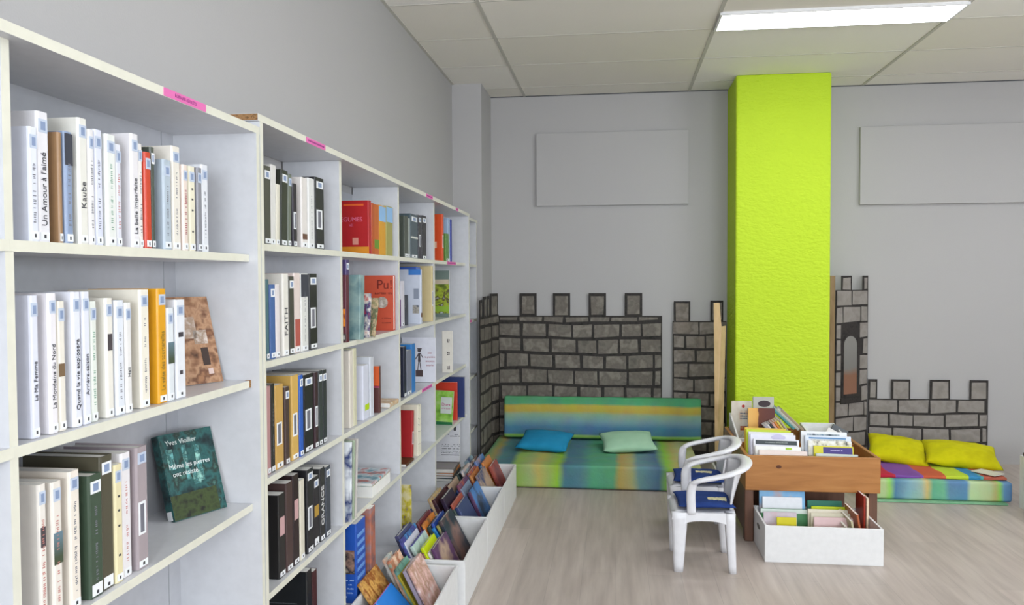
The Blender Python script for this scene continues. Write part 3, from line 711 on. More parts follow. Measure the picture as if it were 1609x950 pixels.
# bottom shelf of last bay
b = make_book('book', .16, .225, .02, 'd4d4d6', 'L', cover=M('d6d6da', .5)); place(b, (-.918 - .16, 4.70, .228), rx=R_(-2)); tag(b, 'white album with black line drawings above the flat stack', 'book')
lines(b, 'line_drawing', .05, .165, (.05, .06, .075, .09, .10, .15, .16), M('5c5c60'), .004, 6, .35); plate(b, 'black_stroke', .05, .16, .038, .042, M('2c2c30')); plate(b, 'black_mark', .125, .14, .185, .21, M('3c3c40'))
for k, (c, t, l) in enumerate((('3c4c54', .016, 'dark slate album at the base of the flat stack'), ('303038', .012, 'black album second in the flat stack'), ('d07c28', .012, 'orange album third in the flat stack'), ('8c8484', .022, 'grey album near the top of the flat stack'))):
    zb = .1605 + (0, .0165, .029, .0415)[k]; b = make_book('book', .17, .24, t, c, 'R', cover=pic('stack_cover', [c, c, '8c8878'], 20)); flat(b, -.918 - .17, 4.50 + .006 * k, t, zb, R_(1.5 * k - 2)); tag(b, l, 'book', 'books lying flat in the last bay')
# ------------------------------------------------------------------ storage bins along the bookcase
BINM = M('e4e4e4', .45); RIM = M('d6cdb4', .6)
def open_box(name, label, cat, x0, x1, y0, y1, h, th=.009, mat=BINM, z=0, group=None, handles=False, zb=None):
    t = thing(name, label, cat, ((x0 + x1) / 2, (y0 + y1) / 2, z), 0, group)
    a, b_ = (x1 - x0) / 2, (y1 - y0) / 2; zb = h if zb is None else zb
    def panel(nm, pts): 
        bm = bmesh.new(); hexa(bm, pts); return bev(obj(nm, bm, mat, t), .0015)
    panel('front_panel', [(-a, -b_, 0), (a, -b_, 0), (a, -b_ + th, 0), (-a, -b_ + th, 0), (-a, -b_, h), (a, -b_, h), (a, -b_ + th, h), (-a, -b_ + th, h)])
    panel('rear_panel', [(-a, b_ - th, 0), (a, b_ - th, 0), (a, b_, 0), (-a, b_, 0), (-a, b_ - th, zb), (a, b_ - th, zb), (a, b_, zb), (-a, b_, zb)])
    for s in (-1, 1):
        xa, xb = (-a, -a + th) if s < 0 else (a - th, a)
        p = panel('side_panel', [(xa, -b_ + th, 0), (xb, -b_ + th, 0), (xb, b_ - th, 0), (xa, b_ - th, 0), (xa, -b_ + th, h), (xb, -b_ + th, h), (xb, b_ - th, zb), (xa, b_ - th, zb)])
        if handles:
            bm = bmesh.new(); bmesh.ops.create_cone(bm, cap_ends=True, segments=20, radius1=.02, radius2=.02, depth=.002, matrix=Matrix.Translation((s * a, 0, h * .68)) @ Matrix.Rotation(R_(90), 4, 'Y') @ Matrix.Diagonal((.6, 2, 1, 1))); obj('handle_hole', bm, M('6c6862'), p)
    bm = bmesh.new(); box(bm, -a + th, a - th, -b_ + th, b_ - th, .004, .012); obj('bottom_board', bm, mat, t)
    return t
BINS = [(-.905, -.612, 2.53, 3.085, .195, 'nearest'), (-.893, -.59, 3.12, 3.69, .20, 'second'), (-.893, -.59, 3.698, 4.252, .203, 'third'), (-.893, -.59, 4.26, 4.80, .20, 'farthest')]
for x0, x1, y0, y1, h, nm in BINS:
    open_box('book_bin', 'white wooden floor bin of picture books, %s of the four beside the bookcase' % nm, 'bin', x0, x1, y0, y1, h, group='white bins of picture books along the bookcase')

PAL = [('5c6c8c', 'slate blue'), ('34406c', 'navy'), ('7c5c54', 'dusty brown'), ('c8ccd4', 'pale grey'), ('9c4c40', 'brick red'), ('4c7cb8', 'sky blue'), ('3c4c48', 'dark green'), ('b49a84', 'tan'), ('5c3c60', 'plum'), ('8ca4ac', 'grey teal'), ('d8d0c4', 'cream'), ('6c3038', 'maroon'), ('7c88a0', 'steel blue'), ('d4823c', 'orange'), ('a88c94', 'dusty pink'), ('2c3440', 'charcoal')]
def bin_book(x, y, z, w, h, t, c, cover, lean, yaw=0, roll=0, label='', group=None, spine='L', extra=None):
    b = make_book('picture_book', w, h, t, c, spine, cover=cover, hard=True)
    b.matrix_world = Matrix.Translation((x, y, z)) @ Matrix.Rotation(yaw, 4, 'Z') @ Matrix.Rotation(lean, 4, 'X') @ Matrix.Rotation(roll, 4, 'Y')
    tag(b, label, 'book', group)
    return b
def side_book(x, y, z, w, h, t, c, cover, lean, label, group, yaw=0, name='picture_book', hard=True):
    """book standing on its lower edge with the spine towards -y, leaning towards -x; x is its right foot"""
    b = make_book(name, w, h, t, c, 'L', cover=cover, hard=hard)
    b.matrix_world = Matrix.Translation((x, y, z + t * math.sin(R_(max(lean, 0))))) @ Matrix.Rotation(R_(yaw), 4, 'Z') @ Matrix.Rotation(R_(-lean), 4, 'Y') @ Matrix.Rotation(R_(90), 4, 'Z')
    tag(b, label, 'book', group)
    return b
def fill_bin(x0, x1, y0, y1, nm, seed, special):
    rr = random.Random(seed)
    for row in range(2):
        x = x0 + .014; k = 0; yb = (y0 + .02, y0 + .285)[row]
        lean = 0
        while k < 15:
            t = rr.uniform(.008, .019); cc, cn = PAL[rr.randrange(len(PAL))]; cc2 = PAL[rr.randrange(len(PAL))][0]
            h = rr.uniform(.235, .285); w = rr.uniform(.185, .235)
            lean = rr.uniform(24, 30)
            cov = pic('cover_art', [cc, cc, cc2, cc], rr.uniform(5, 9)) if rr.random() < .6 else M(cc, .35); look = '%s %s picture book' % ('thin' if t < .013 else 'thick', cn)
            if (row, k) in special: cc, cov, look, h, t = special[row, k]
            step = t / math.cos(R_(lean)) + .0015
            # the foot stands right of the leaning top
            foot = x + .105 + step
            if foot > x1 - .012: break
            side_book(foot, yb + rr.uniform(0, .012), .0135, w, h, t, cc, cov, lean, '%s, %s from left in %s row of %s bin' % (look, ORD[k], ('front', 'back')[row], nm), 'picture books in the %s bin' % nm)
            x += step; k += 1
        # a few books sunk deeper at the left, under the leaning ones
        lk = 0; xx = x0 + .014
        while xx < x0 + .050 and lk < 3:
            t = rr.uniform(.010, .018); cc, cn = PAL[rr.randrange(len(PAL))]
            h = min(.15, (x0 + .100 - xx - t) * 1.7)
            side_book(xx + t + .002, yb + .004, .0135, .2, h, t, cc, M(cc, .4), 5, 'low %s booklet, %s from left under the %s row of %s bin' % (cn, ORD[lk], ('front', 'back')[row], nm), 'picture books in the %s bin' % nm)
            xx += t + .012; lk += 1
fill_bin(-.893, -.59, 3.12, 3.69, 'second', 4, {
    (0, 0): ('343c50', pic('dusk', ['2c3440', '4c4c70', '34406c'], 20), 'thick dark slate picture book', .285, .02),
    (0, 1): ('6060b4', pic('violet', ['6c6cc0', '40407c', '4c9cd0'], 20), 'violet blue picture book', .280, .014),
    (0, 2): ('c8c8d4', M('d0d0dc', .4), 'pale lilac picture book', .265, .012),
    (0, 3): ('2c2c8c', M('34349c', .4), 'deep indigo picture book', .250, .012),
    (0, 4): ('a8c4c0', pic('mint', ['a8c8bc', 'b8ccc4', '7c8c84'], 16), 'pale mint picture book', .255, .016),
    (0, 5): ('8c5c50', M('94685c', .4), 'brown spined picture book', .22, .012),
    (0, 6): ('cce010', M('d2e612', .4), 'lime yellow picture book', .245, .016),
    (0, 7): ('e6e0d8', pic('white_figure_cover', ['ece6e0', 'ece6e0', 'ece6e0', 'b49c8c'], 14), 'white picture book with small pale figure', .225, .012),
    (1, 5): ('2c4ca4', M('2c4ca4', .4), 'royal blue picture book', .26, .014), (1, 6): ('2c80c4', M('2c80c4', .4), 'bright blue picture book', .25, .016),
    (1, 7): ('4c4c4c', pic('grey_yellow', ['4c5450', '6c6c60', 'a8a040'], 14), 'dark grey green picture book', .26, .012)})
fill_bin(-.893, -.59, 3.698, 4.252, 'third', 9, {
    (0, 2): ('2c2028', pic('darkplum', ['2c2028', '4c2c30', '20182c'], 14), 'very dark plum picture book', .285, .022),
    (0, 3): ('3c2834', pic('darkplum2', ['38242c', '28203c'], 14), 'dark violet brown picture book', .285, .02),
    (0, 5): ('a84c3c', M('a85040', .4), 'terracotta picture book', .255, .012),
    (0, 0): ('c8a030', pic('ochre', ['c8a030', 'a48c78', 'e0cc20'], 18), 'ochre picture book', .28, .016)})
fill_bin(-.893, -.59, 4.26, 4.80, 'farthest', 23, {
    (0, 5): ('a85434', pic('rust2', ['b8684c', '9c4c34', '4c78a0'], 14), 'copper brown picture book', .27, .016),
    (0, 6): ('b4502c', pic('rust', ['b87c4c', 'a8643c', 'c88c50'], 14), 'rust orange picture book', .265, .014),
    (0, 4): ('4c7cb0', pic('bluebear', ['4c7cb0', 'c8b8b0', '8c6c60'], 18), 'blue picture book with brown bear', .29, .012)})
G = 'picture books in the nearest bin'
nb = [  # right foot x, y, z, w, h, t, spine colour, cover, lean, label
 (-.760, 2.76, .0135, .20, .255, .016, '3c3040', pic('framed_gold', ['b07030', 'd8a85c', '8c4c20', 'c89858'], 22), 34, 'brown and gold framed picture book at the left of nearest bin'),
 (-.675, 2.70, .0135, .19, .225, .016, 'c87cc0', M('2c84dc', .35), 42, 'bright blue picture book with pink edge and red bird, nearest bin'),
 (-.760, 2.975, .0135, .10, .255, .012, 'a8b8bc', pic('pale_teal', ['b8d0cc', 'd8dcd8', 'dca888'], 14), 27, 'pale teal picture book leaning at the back left of nearest bin'),
 (-.722, 2.93, .0135, .14, .265, .014, 'd8a484', pic('peach', ['dca888', 'e8c8b0', 'b86c4c', '6cb0a0'], 14), 27, 'peach picture book leaning beside the pale teal one'),
 (-.694, 2.90, .0135, .16, .245, .012, '303834', pic('teal_pic', ['78b0a4', '7cb0a0', '384040'], 14), 28, 'teal picture book with black spine in the middle of nearest bin'),
 (-.676, 2.885, .0135, .16, .235, .010, '2c3030', pic('yellow_pic', ['c8bc18', 'a8942c', 'b0a020'], 16), 30, 'yellow picture book with black spine in the middle of nearest bin'),
 (-.652, 2.875, .0135, .17, .250, .016, '9c8894', M('b8a8b4', .4), 27, 'thick pale mauve picture book left of the pink drawing book'),
 (-.630, 2.865, .0135, .18, .265, .013, 'ccb0b0', pic('pink_scene', ['e8ccc8', 'b08870', 'd8b0a8', 'e8dcd8'], 20), 27, 'pink picture book with brown drawing at right of nearest bin'),
]
for i, (x, y, z, w, h, t, c, cov, le, l) in enumerate(nb):
    b = side_book(x, y, z, w, h, t, c, cov, le, l, G)
    if 'red bird' in l:
        bm = bmesh.new(); quad2(bm, [(.05, .10), (.07, .11), (.095, .15), (.08, .145), (.062, .175), (.058, .14)]); obj('red_bird', bm, M('d84c3c'), b)
        boxobj('pink_edge', .0, .189, .001, t - .001, .2235, .2262, M('d088cc'), b)

# ------------------------------------------------------------------ wooden browser table
def wood(name, c1, c2, c3, rot=0):
    m = bpy.data.materials.new(name); m.use_nodes = True; nt = m.node_tree; N = nt.nodes; Lk = nt.links; b = N['Principled BSDF']
    b.inputs['Roughness'].default_value = .38
    tc = N.new('ShaderNodeTexCoord'); mp = N.new('ShaderNodeMapping'); mp.inputs['Scale'].default_value = (1.5, 1.5, 14) if rot == 0 else (14, 14, 1.5); Lk.new(tc.outputs['Object'], mp.inputs[0])
    n = N.new('ShaderNodeTexNoise'); n.inputs['Scale'].default_value = 2.2; n.inputs['Detail'].default_value = 8; n.inputs['Distortion'].default_value = .8; Lk.new(mp.outputs[0], n.inputs['Vector'])
    cr = N.new('ShaderNodeValToRGB'); e = cr.color_ramp.elements; e.new(.5)
    for k, (p_, c) in enumerate(((.25, c1), (.5, c2), (.75, c3))): e[k].position = p_; e[k].color = lin(c)
    Lk.new(n.outputs['Fac'], cr.inputs[0]); Lk.new(cr.outputs[0], b.inputs['Base Color'])
    return m
PINE = wood('stained_pine', '96602c', 'a87038', 'b47e44'); PINEV = wood('dark_pine_leg', '54382a', '604030', '6c4a38', 1)
tb = thing('browser_table', 'low stained pine book browser table with deep tray', 'table', (.96, 4.1, 0))
def tp(name, x0, x1, y0, y1, z0, z1, mat=PINE): return bev(boxobj(name, x0 - .96, x1 - .96, y0, y1, z0, z1, mat, tb), .003)
fp = tp('front_panel', .642, 1.282, 0, .018, .262, .436)
bm = bmesh.new(); bmesh.ops.create_cone(bm, cap_ends=True, segments=24, radius1=.010, radius2=.010, depth=.001, matrix=Matrix.Translation((-.158, -.0005, .382)) @ Matrix.Rotation(R_(90), 4, 'X') @ Matrix.Diagonal((1.3, .8, 1, 1))); obj('wood_knot', bm, M('5a2e14', .5), fp)
tp('side_panel', .642, .66, .018, .78, .262, .436); tp('side_panel', 1.264, 1.282, .018, .78, .262, .436); tp('rear_panel', .66, 1.264, .762, .78, .262, .436)
tp('tray_bottom', .66, 1.264, .018, .762, .285, .297); tp('tray_divider', .66, 1.264, .385, .397, .298, .425)
for a, b_ in ((.643, .02), (1.232, .02), (.643, .73), (1.232, .73)): tp('leg', a, a + .042, b_, b_ + .05, 0, .2615, PINEV)
tp('under_panel', .69, 1.229, .42, .435, .03, .2615, PINEV); tp('under_side_panel', .65, .664, .075, .728, .03, .2615, PINEV)
# two tall white trays standing in the rear of the table
open_box('book_tray', 'white book tray at the rear left of the pine table', 'tray', .665, .90, 4.515, 4.85, .14, z=.298, zb=.225, mat=BINM)
open_box('book_tray', 'white book tray at the rear right of the pine table', 'tray', 1.065, 1.255, 4.515, 4.85, .135, z=.298, zb=.175, mat=BINM)
def tbk(x, y, z, w, h, t, c, cov, lean, yaw, roll, label, group, spine='L'):
    return bin_book(x, y, z, w, h, t, c, cov, R_(lean), R_(yaw), R_(roll), label, group, spine)
G = 'albums in the front tray of the pine table'
zt = .2985
FR = [
 # front left compartment, front to back
 (.715, 4.135, .235, .152, .010, 'e8dcd4', M('ecdcd4', .4), 'cream album foremost in the left of the pine tray'),
 (.700, 4.157, .225, .168, .010, 'e8e8e8', pic('white_green_dot', ['ecece8', 'ecece8', 'e4e4e0', 'b8c86c'], 9), 'white album with green dot in the left of the pine tray'),
 (.695, 4.180, .225, .198, .012, 'e4e4ea', M('e6e6ec', .4), 'white album with dark grey title band in pine tray'),
 (.685, 4.207, .225, .217, .010, 'e6e6f0', M('e4e4f0', .4), 'white album with pale lilac oval in pine tray'),
 (.680, 4.230, .225, .224, .010, 'dcdce4', M('e0e0e2', .4), 'plain white album behind the lilac oval one'),
 (.672, 4.253, .225, .232, .012, 'c8d020', M('c4d41c', .4), 'lime green album at the back left of pine tray'),
 (.668, 4.276, .21, .237, .012, 'd8b434', M('dcb83c', .4), 'yellow ochre album last in the left of pine tray'),
 # front right compartment
 (.990, 4.130, .20, .142, .010, 'e4e4d4', M('c8d0c8', .4), 'grey green album foremost in the right of pine tray'),
 (.985, 4.150, .19, .176, .010, 'ccc830', M('d4cc20', .4), 'yellow album with violet title block in pine tray'),
 (.965, 4.178, .21, .196, .010, 'e4e4e8', pic('fish_print', ['e8e8e4', 'e8e8e4', 'd8d4c0', '585858'], 30), 'white album with black fish drawings in pine tray'),
 (.955, 4.205, .225, .216, .012, 'd4dce8', M('d8e0ec', .4), 'pale blue album with blue stripe in pine tray'),
 (.942, 4.232, .225, .232, .012, 'e8e8ea', M('e8eaec', .4), 'tall white album with grey picture in pine tray'),
 (.950, 4.256, .225, .225, .010, 'c8ccd4', M('ccd0d8', .4), 'light grey album last in the right of pine tray'),
]
for i, (x, y, w, h, t, c, cov, l) in enumerate(FR):
    b = tbk(x, y, zt + .004, w, h, t, c, cov, -13, 0, 1.0, l, G)
    if 'title band' in l: plate(b, 'title_band', .012, .215, .171, .192, M('3c4448')); lines(b, 'title', .06, .17, (.180,), M('98a09c'), .004, 3, .1)
    if 'lilac' in l: 
        bm = bmesh.new(); bmesh.ops.create_cone(bm, cap_ends=True, segments=28, radius1=.024, radius2=.024, depth=.001, matrix=Matrix.Translation((.14, -.0006, .203)) @ Matrix.Rotation(R_(90), 4, 'X') @ Matrix.Diagonal((1.5, .6, 1, 1))); obj('lilac_oval', bm, M('c8c4e0'), b)
    if 'violet' in l: plate(b, 'violet_block', .045, .185, .120, .170, M('483c84')); lines(b, 'title', .08, .14, (.152,), M('b0a8d0'), .005, 3, .1)
    if 'blue stripe' in l: plate(b, 'blue_stripe', .02, .2, .200, .207, M('4c84b8')); plate(b, 'grey_picture', .03, .2, .184, .198, pic('pebbles', ['8c9490', 'c8ccc8', '5c6468'], 60))
    if 'grey picture' in l: plate(b, 'grey_picture', .03, .19, .17, .22, pic('pebbles2', ['5c7c94', 'a8b4bc', '3c4c58'], 40))
    if 'green dot' in l: plate(b, 'green_dot', .15, .18, .153, .163, M('a4cc2c'))
# rear left tray: mostly upright books
G = 'books in the rear left white tray'
zt2 = .314
RL = [
 (.672, 4.80, .115, .285, .012, 'e4dccf', pic('recipe_cover', ['e8e0d4', 'e8e0d4', 'ddd4c4', 'd0a880'], 12), -3, 0, 'white recipe book with fruit on its cover, rear left tray'),
 (.668, 4.62, .07, .22, .018, 'b8ae9c', M('b8ae9c', .5), -12, 26, 'beige grey paperback leaning at the corner of rear left tray'),
 (.735, 4.60, .145, .275, .016, 'ecc87c', ramp_mat('bread_cover', [(0, 'e8b868'), (.42, 'e0a858'), (.46, '6c3c2c'), (1, '5c3430')], axis='X', scale=1 / .145, distort=.12, dscale=30, rough=.45), -4, 0, 'orange and brown album with yellow spine in rear left tray'),
 (.772, 4.66, .115, .330, .012, 'b4b4a4', M('b8b8ac', .4), -4, 0, 'tall grey green album with dark hat picture, rear left tray'),
 (.80, 4.545, .02, .125, .07, 'ecece0', M('7c84b8', .4), -4, -30, 'violet blue pamphlet low in the rear left tray'),
 (.835, 4.545, .02, .125, .07, 'e8e8ec', M('e4e4ec', .4), -4, -32, 'white pamphlet beside the violet blue one'),
]
for i, (x, y, w, h, t, c, cov, le, ro, l) in enumerate(RL):
    b = tbk(x, y, zt2 + max(0, math.sin(R_(ro)) * w) + (.012 if ro < 0 else 0), w, h, t, c, cov, le, 0, ro, l, G)
    if 'hat' in l:
        bm = bmesh.new(); bmesh.ops.create_cone(bm, cap_ends=True, segments=28, radius1=.034, radius2=.034, depth=.001, matrix=Matrix.Translation((.062, -.0006, .292)) @ Matrix.Rotation(R_(90), 4, 'X') @ Matrix.Diagonal((1, .55, 1, 1))); obj('dark_hat', bm, M('3a2c30'), b)
    if 'fruit' in l:
        lines(b, 'cover_title', .05, .1, (.18, .195, .21), M('5c6c84'), .006, 3, .05)
        bm = bmesh.new(); bmesh.ops.create_cone(bm, cap_ends=True, segments=20, radius1=.009, radius2=.009, depth=.001, matrix=Matrix.Translation((.068, -.0006, .255)) @ Matrix.Rotation(R_(90), 4, 'X')); obj('red_fruit', bm, M('c03c34'), b)
        plate(b, 'orange_fruit', .05, .1, .115, .14, pic('orange_fruit', ['d8905c', 'b44c30', 'e8c090'], 40))
# leaning fan of small books between the trays
G = 'small books leaning in the rear of the pine table'
FN = [('4c9090', 'teal'), ('b8b8ac', 'stone grey'), ('a09078', 'taupe'), ('b8b4c4', 'lilac grey'), ('ece8ec', 'white'), ('3c4044', 'black'), ('d8a89c', 'salmon'), ('d88838', 'orange'), ('d8cc60', 'pale yellow'), ('b0a490', 'khaki')]
for i, (c, n) in enumerate(FN):
    up = i < 3
    if up: side_book(1.000 + i * .024, 4.66, .462 - i * .004, .13, .165, .016, c, M(c, .4), 46, '%s small book leaning high in the rear of the pine table' % n, G)
    else: side_book(.965 + (i - 3) * .0165, 4.515, .299, .13, .255 + (i - 3) * .007, .0125, c, M(c, .4), 36, '%s small book leaning in the rear middle of the pine table' % n, G)
# rear right tray
G = 'books in the rear right white tray'
for i, (x, y, w, h, t, c, l, ro) in enumerate(((1.08, 4.80, .16, .14, .012, 'd8dad8', 'white album with black dots lying back in rear right tray', 0), (1.15, 4.70, .09, .155, .014, '54585c', 'grey framed album leaning in the rear right tray', 28), (1.10, 4.62, .09, .15, .012, 'e8e6e0', 'white thin book leaning in the rear right tray', 30))):
    b = tbk(x, y, zt2 + max(0, math.sin(R_(ro)) * w), w, h, t, c, M(c, .4), -14, 0, ro, l, G)
    if i == 0: plate(b, 'black_dot', .06, .068, .085, .09, M('303030')); plate(b, 'black_dot', .1, .115, .05, .056, M('303030'))

# front white crate on the floor
open_box('book_crate', 'white wooden crate of picture books on the floor before the pine table', 'crate', .688, 1.212, 3.825, 4.165, .170, th=.010, handles=True)
G = 'picture books in the white floor crate'
CR = [
 (.715, 4.115, .22, .265, .014, '7cb4e0', pic('seaside_blue', ['7cb8e8', '98c8ec', 'e0b0a0', '6ca8e0'], 7), 'light blue seaside album tallest in the floor crate'),
 (.725, 4.085, .19, .215, .010, 'e8eaf0', M('eceef4', .4), 'white album before the seaside one in floor crate'),
 (.708, 4.035, .22, .170, .012, '4c8c5c', M('488858', .4), 'green album with white top in floor crate'),
 (.712, 3.985, .155, .168, .010, 'd4c8d4', pic('lilac_scene', ['d8ccd8', 'c8bcc4', 'd0a8b0'], 12), 'lilac grey album at the left of floor crate'),
 (.760, 3.91, .09, .165, .008, 'f0c0b8', M('d8cc20', .4), 'yellow booklet with pink edge at front of floor crate'),
 (.945, 4.11, .165, .196, .012, '2c6c5c', M('2c7460', .4), 'dark green album in the middle of floor crate'),
 (.955, 4.07, .18, .178, .010, 'd0dc2c', M('ccdc24', .4), 'lime green album in the middle of floor crate'),
 (.925, 4.01, .19, .180, .012, 'ece4d0', M('e8e0cc', .4), 'cream album in the middle of floor crate'),
 (.930, 3.975, .19, .172, .012, 'e8dcc8', M('ddd8c0', .4), 'ivory album before the cream one in floor crate'),
 (.935, 3.935, .18, .164, .012, 'e8c8c8', M('e4c4c4', .4), 'pale pink album at the front middle of floor crate'),
]
for i, (x, y, w, h, t, c, cov, l) in enumerate(CR):
    b = tbk(x, y, .0165, w, h, t, c, cov, -6, 0, 0, l, G)
    if 'white top' in l: plate(b, 'white_top', .0, .22, .150, .170, M('dce8e0'))
for i, (x, h, c, l) in enumerate(((1.100, .150, 'd8d0bc', 'cream album leaning at the right of floor crate'), (1.125, .175, 'c8c09c', 'straw coloured album leaning at the right of floor crate'), (1.15, .205, 'b0603c', 'rust brown album leaning at the right of floor crate'), (1.172, .255, '9c3426', 'tall red album rising at the right end of floor crate'), (1.188, .245, 'ecd8bc', 'cream edged album at the right end of floor crate'))):
    b = make_book('picture_book', .20 if i < 3 else .13, h, .010, c, 'L', cover=M(c, .4)); tag(b, l, 'book', G)
    le = (-14, -12, -10, 0, 0)[i]
    b.matrix_world = Matrix.Translation((x + (0, 0, 0, .012, .01)[i], 3.87 if i < 3 else 4.0, .020)) @ Matrix.Rotation(R_(-le * -1), 4, 'Y') @ Matrix.Rotation(R_(90), 4, 'Z')

# crate at the right edge
open_box('book_crate', 'white crate cut by the right edge of the photo by the daybed', 'crate', 2.285, 2.75, 4.56, 4.90, .30)
b = make_book('picture_book', .20, .30, .02, '4c3c44', 'L', cover=M('4c3c44')); flat(b, 2.29, 4.575, .02, .301); tag(b, 'dark album lying across the crate at the right edge', 'book')
b = make_book('picture_book', .18, .26, .015, 'd8d8d8', 'L', cover=M('d8d8d8')); flat(b, 2.30, 4.59, .015, .3215, R_(-3)); tag(b, 'white album topmost on the crate at the right edge', 'book')
# small crate between daybed and table, seen through the chairs
open_box('book_crate', 'dark small crate of booklets behind the white chairs by the daybed', 'crate', .565, .64, 4.62, 4.92, .13, mat=M('4c4846', .6))
for i, (c, n, h) in enumerate((('d8d4cc', 'white', .22), ('8c8878', 'grey', .24), ('c8bca0', 'cream', .21))):
    side_book(.598 + i * .0165, 4.64 + i * .01, .0135, .20, h, .012, c, M(c, .4), 6, '%s booklet in the dark small crate behind the chairs' % n, 'booklets in the dark crate')
# ------------------------------------------------------------------ castle panels
CARD = ramp_mat('raw_cardboard', [(0, '8c7450'), (.5, '9c8460'), (1, '84704c')], noise_drive=5, rough=.9)
MORT = ramp_mat('black_painted_mortar', [(0, '2c2a28'), (.5, '383432'), (1, '242220')], noise_drive=25, rough=.7)
def brick_mat(name, cs): return ramp_mat(name, [(i / (len(cs) - 1), c) for i, c in enumerate(cs)], noise_drive=9, rough=.5, bump=.3, bscale=40)
BR_D = brick_mat('silver_grey_brick_paint', ['5c5850', '726c63', '665f57', '827c72', '6a645b'])
BR_L = brick_mat('light_grey_brick_paint', ['827d77', '8a847d', '928c86', '847e78', '8e8882'])
BR_B = brick_mat('brown_grey_brick_paint', ['746a60', '80766c', '6c645c', '867e76', '786f66'])
def castle(name, label, path, z0, ztop, merlons, rows, brick_paint, bw, seed, thick=.006, gap=.016, rowjit=.008, back=None, group=None, fixed=None):
    """cardboard castle sheet. path(u)->(x,y) running left to right, outward normal to the right-hand side of travel (towards the room)"""
    rr = random.Random(seed)
    L = path[1]; f = path[0]
    def P(u, z, off):
        x, y = f(u); x2, y2 = f(u + .005); d = Vector((x2 - x, y2 - y)).normalized(); n = Vector((d.y, -d.x))
        return (x + n.x * off, y + n.y * off, z)
    org = Vector((*f(L / 2), z0))
    t = thing(name, label, 'cardboard castle', org, 0, group)
    def Q(u, z, off): return tuple(Vector(P(u, z, off)) - org)
    def slab(bm, u0, u1, za, zb, o0, o1, n=None, jit=0):
        n = n or max(1, int((u1 - u0) / .04))
        for i in range(n):
            a = u0 + (u1 - u0) * i / n; b_ = u0 + (u1 - u0) * (i + 1) / n
            hexa(bm, [Q(a, za, o1), Q(b_, za, o1), Q(b_, za, o0), Q(a, za, o0), Q(a, zb, o1), Q(b_, zb, o1), Q(b_, zb, o0), Q(a, zb, o0)])
    bm = bmesh.new(); slab(bm, 0, L, z0, ztop, 0, thick)
    for a, b_, mz in merlons: slab(bm, a, b_, ztop, mz, 0, thick)
    bmesh.ops.recalc_face_normals(bm, faces=bm.faces)
    obj('cardboard_sheet', bm, MORT if back is None else back, t)
    bm = bmesh.new()
    def brick(u0, u1, za, zb):
        if u1 - u0 < .02 or zb - za < .02: return
        j = lambda s: rr.uniform(-s, s)
        e = .003
        wv = lambda u, z: rowjit * .8 * math.sin(u * 5 + seed + z * 3) + rowjit * .4 * math.sin(u * 13 + z * 17)
        c = [(u0 + j(e), za + j(e) + wv(u0, za)), (u1 + j(e), za + j(e) + wv(u1, za)), (u1 + j(e), min(ztop + .2, zb + j(e) + (0 if zb > ztop - .02 else wv(u1, zb)))), (u0 + j(e), zb + j(e) + (0 if zb > ztop - .02 else wv(u0, zb)))]
        n = max(1, int((u1 - u0) / .05))
        for i in range(n):
            s0, s1 = i / n, (i + 1) / n
            lo0 = [c[0][k] + (c[1][k] - c[0][k]) * s0 for k in (0, 1)]; lo1 = [c[0][k] + (c[1][k] - c[0][k]) * s1 for k in (0, 1)]
            hi0 = [c[3][k] + (c[2][k] - c[3][k]) * s0 for k in (0, 1)]; hi1 = [c[3][k] + (c[2][k] - c[3][k]) * s1 for k in (0, 1)]
            hexa(bm, [Q(lo0[0], lo0[1], thick + .0015), Q(lo1[0], lo1[1], thick + .0015), Q(lo1[0], lo1[1], thick * .5), Q(lo0[0], lo0[1], thick * .5), Q(hi0[0], hi0[1], thick + .0015), Q(hi1[0], hi1[1], thick + .0015), Q(hi1[0], hi1[1], thick * .5), Q(hi0[0], hi0[1], thick * .5)])
    zs = rows
    for r in range(len(zs) - 1):
        za, zb = zs[r + 1], zs[r]
        u = -bw * rr.uniform(.2, .9) if r % 2 else -bw * rr.uniform(0, .4)
        while u < L:
            w = bw * rr.uniform(.8, 1.2)
            g = gap * rr.uniform(.6, 1.3)
            a, b_ = max(u, 0) + g / 2, min(u + w, L) - g / 2
            hole = False
            if fixed:
                for (h0, h1, hz0, hz1) in fixed:
                    if a < h1 and b_ > h0 and za < hz1 and zb > hz0: 
                        if h0 - a > .03: brick(a, h0 - .006, za + gap / 2, zb - gap / 2)
                        if b_ - h1 > .03: brick(h1 + .006, b_, za + gap / 2, zb - gap / 2)
                        hole = True
            if not hole: brick(a, b_, za + gap / 2 + rr.uniform(0, .003), zb - gap / 2)
            u += w
    for a, b_, mz in merlons: brick(a + gap * .8, b_ - gap * .8, ztop + gap * .5, mz - gap)
    bmesh.ops.recalc_face_normals(bm, faces=bm.faces)
    obj('painted_bricks', bm, brick_paint, t)
    return t
YP = 6.006
# left big panel on the back wall
def straight(x0, y0, x1, y1):
    L = math.hypot(x1 - x0, y1 - y0); return (lambda u: (x0 + (x1 - x0) * u / L, y0 + (y1 - y0) * u / L), L)
mer = []
for a, b_ in ((817, 844), (870, 897), (926, 953), (982, 1009)):
    mer.append((.019 + (a - 786) * .004716, .019 + (b_ - 786) * .004716, 1.205))
castle('cardboard_castle', 'long grey painted cardboard castle wall with battlements behind the left daybed', straight(-.872, YP, .342, YP), .02, 1.037, mer, [1.037, .985, .872, .755, .640, .520, .400, .280, .160, .04], BR_D, .185, 5, gap=.022)
castle('cardboard_castle', 'narrow grey cardboard castle panel with battlements left of green pillar', straight(.418, YP - .005, .80, YP - .005), .02, 1.0, [(.009, .125, 1.144), (.27, .36, 1.15)], [1.0, .905, .80, .70, .59, .485, .38, .27, .16, .04], BR_B, .17, 8, gap=.016)
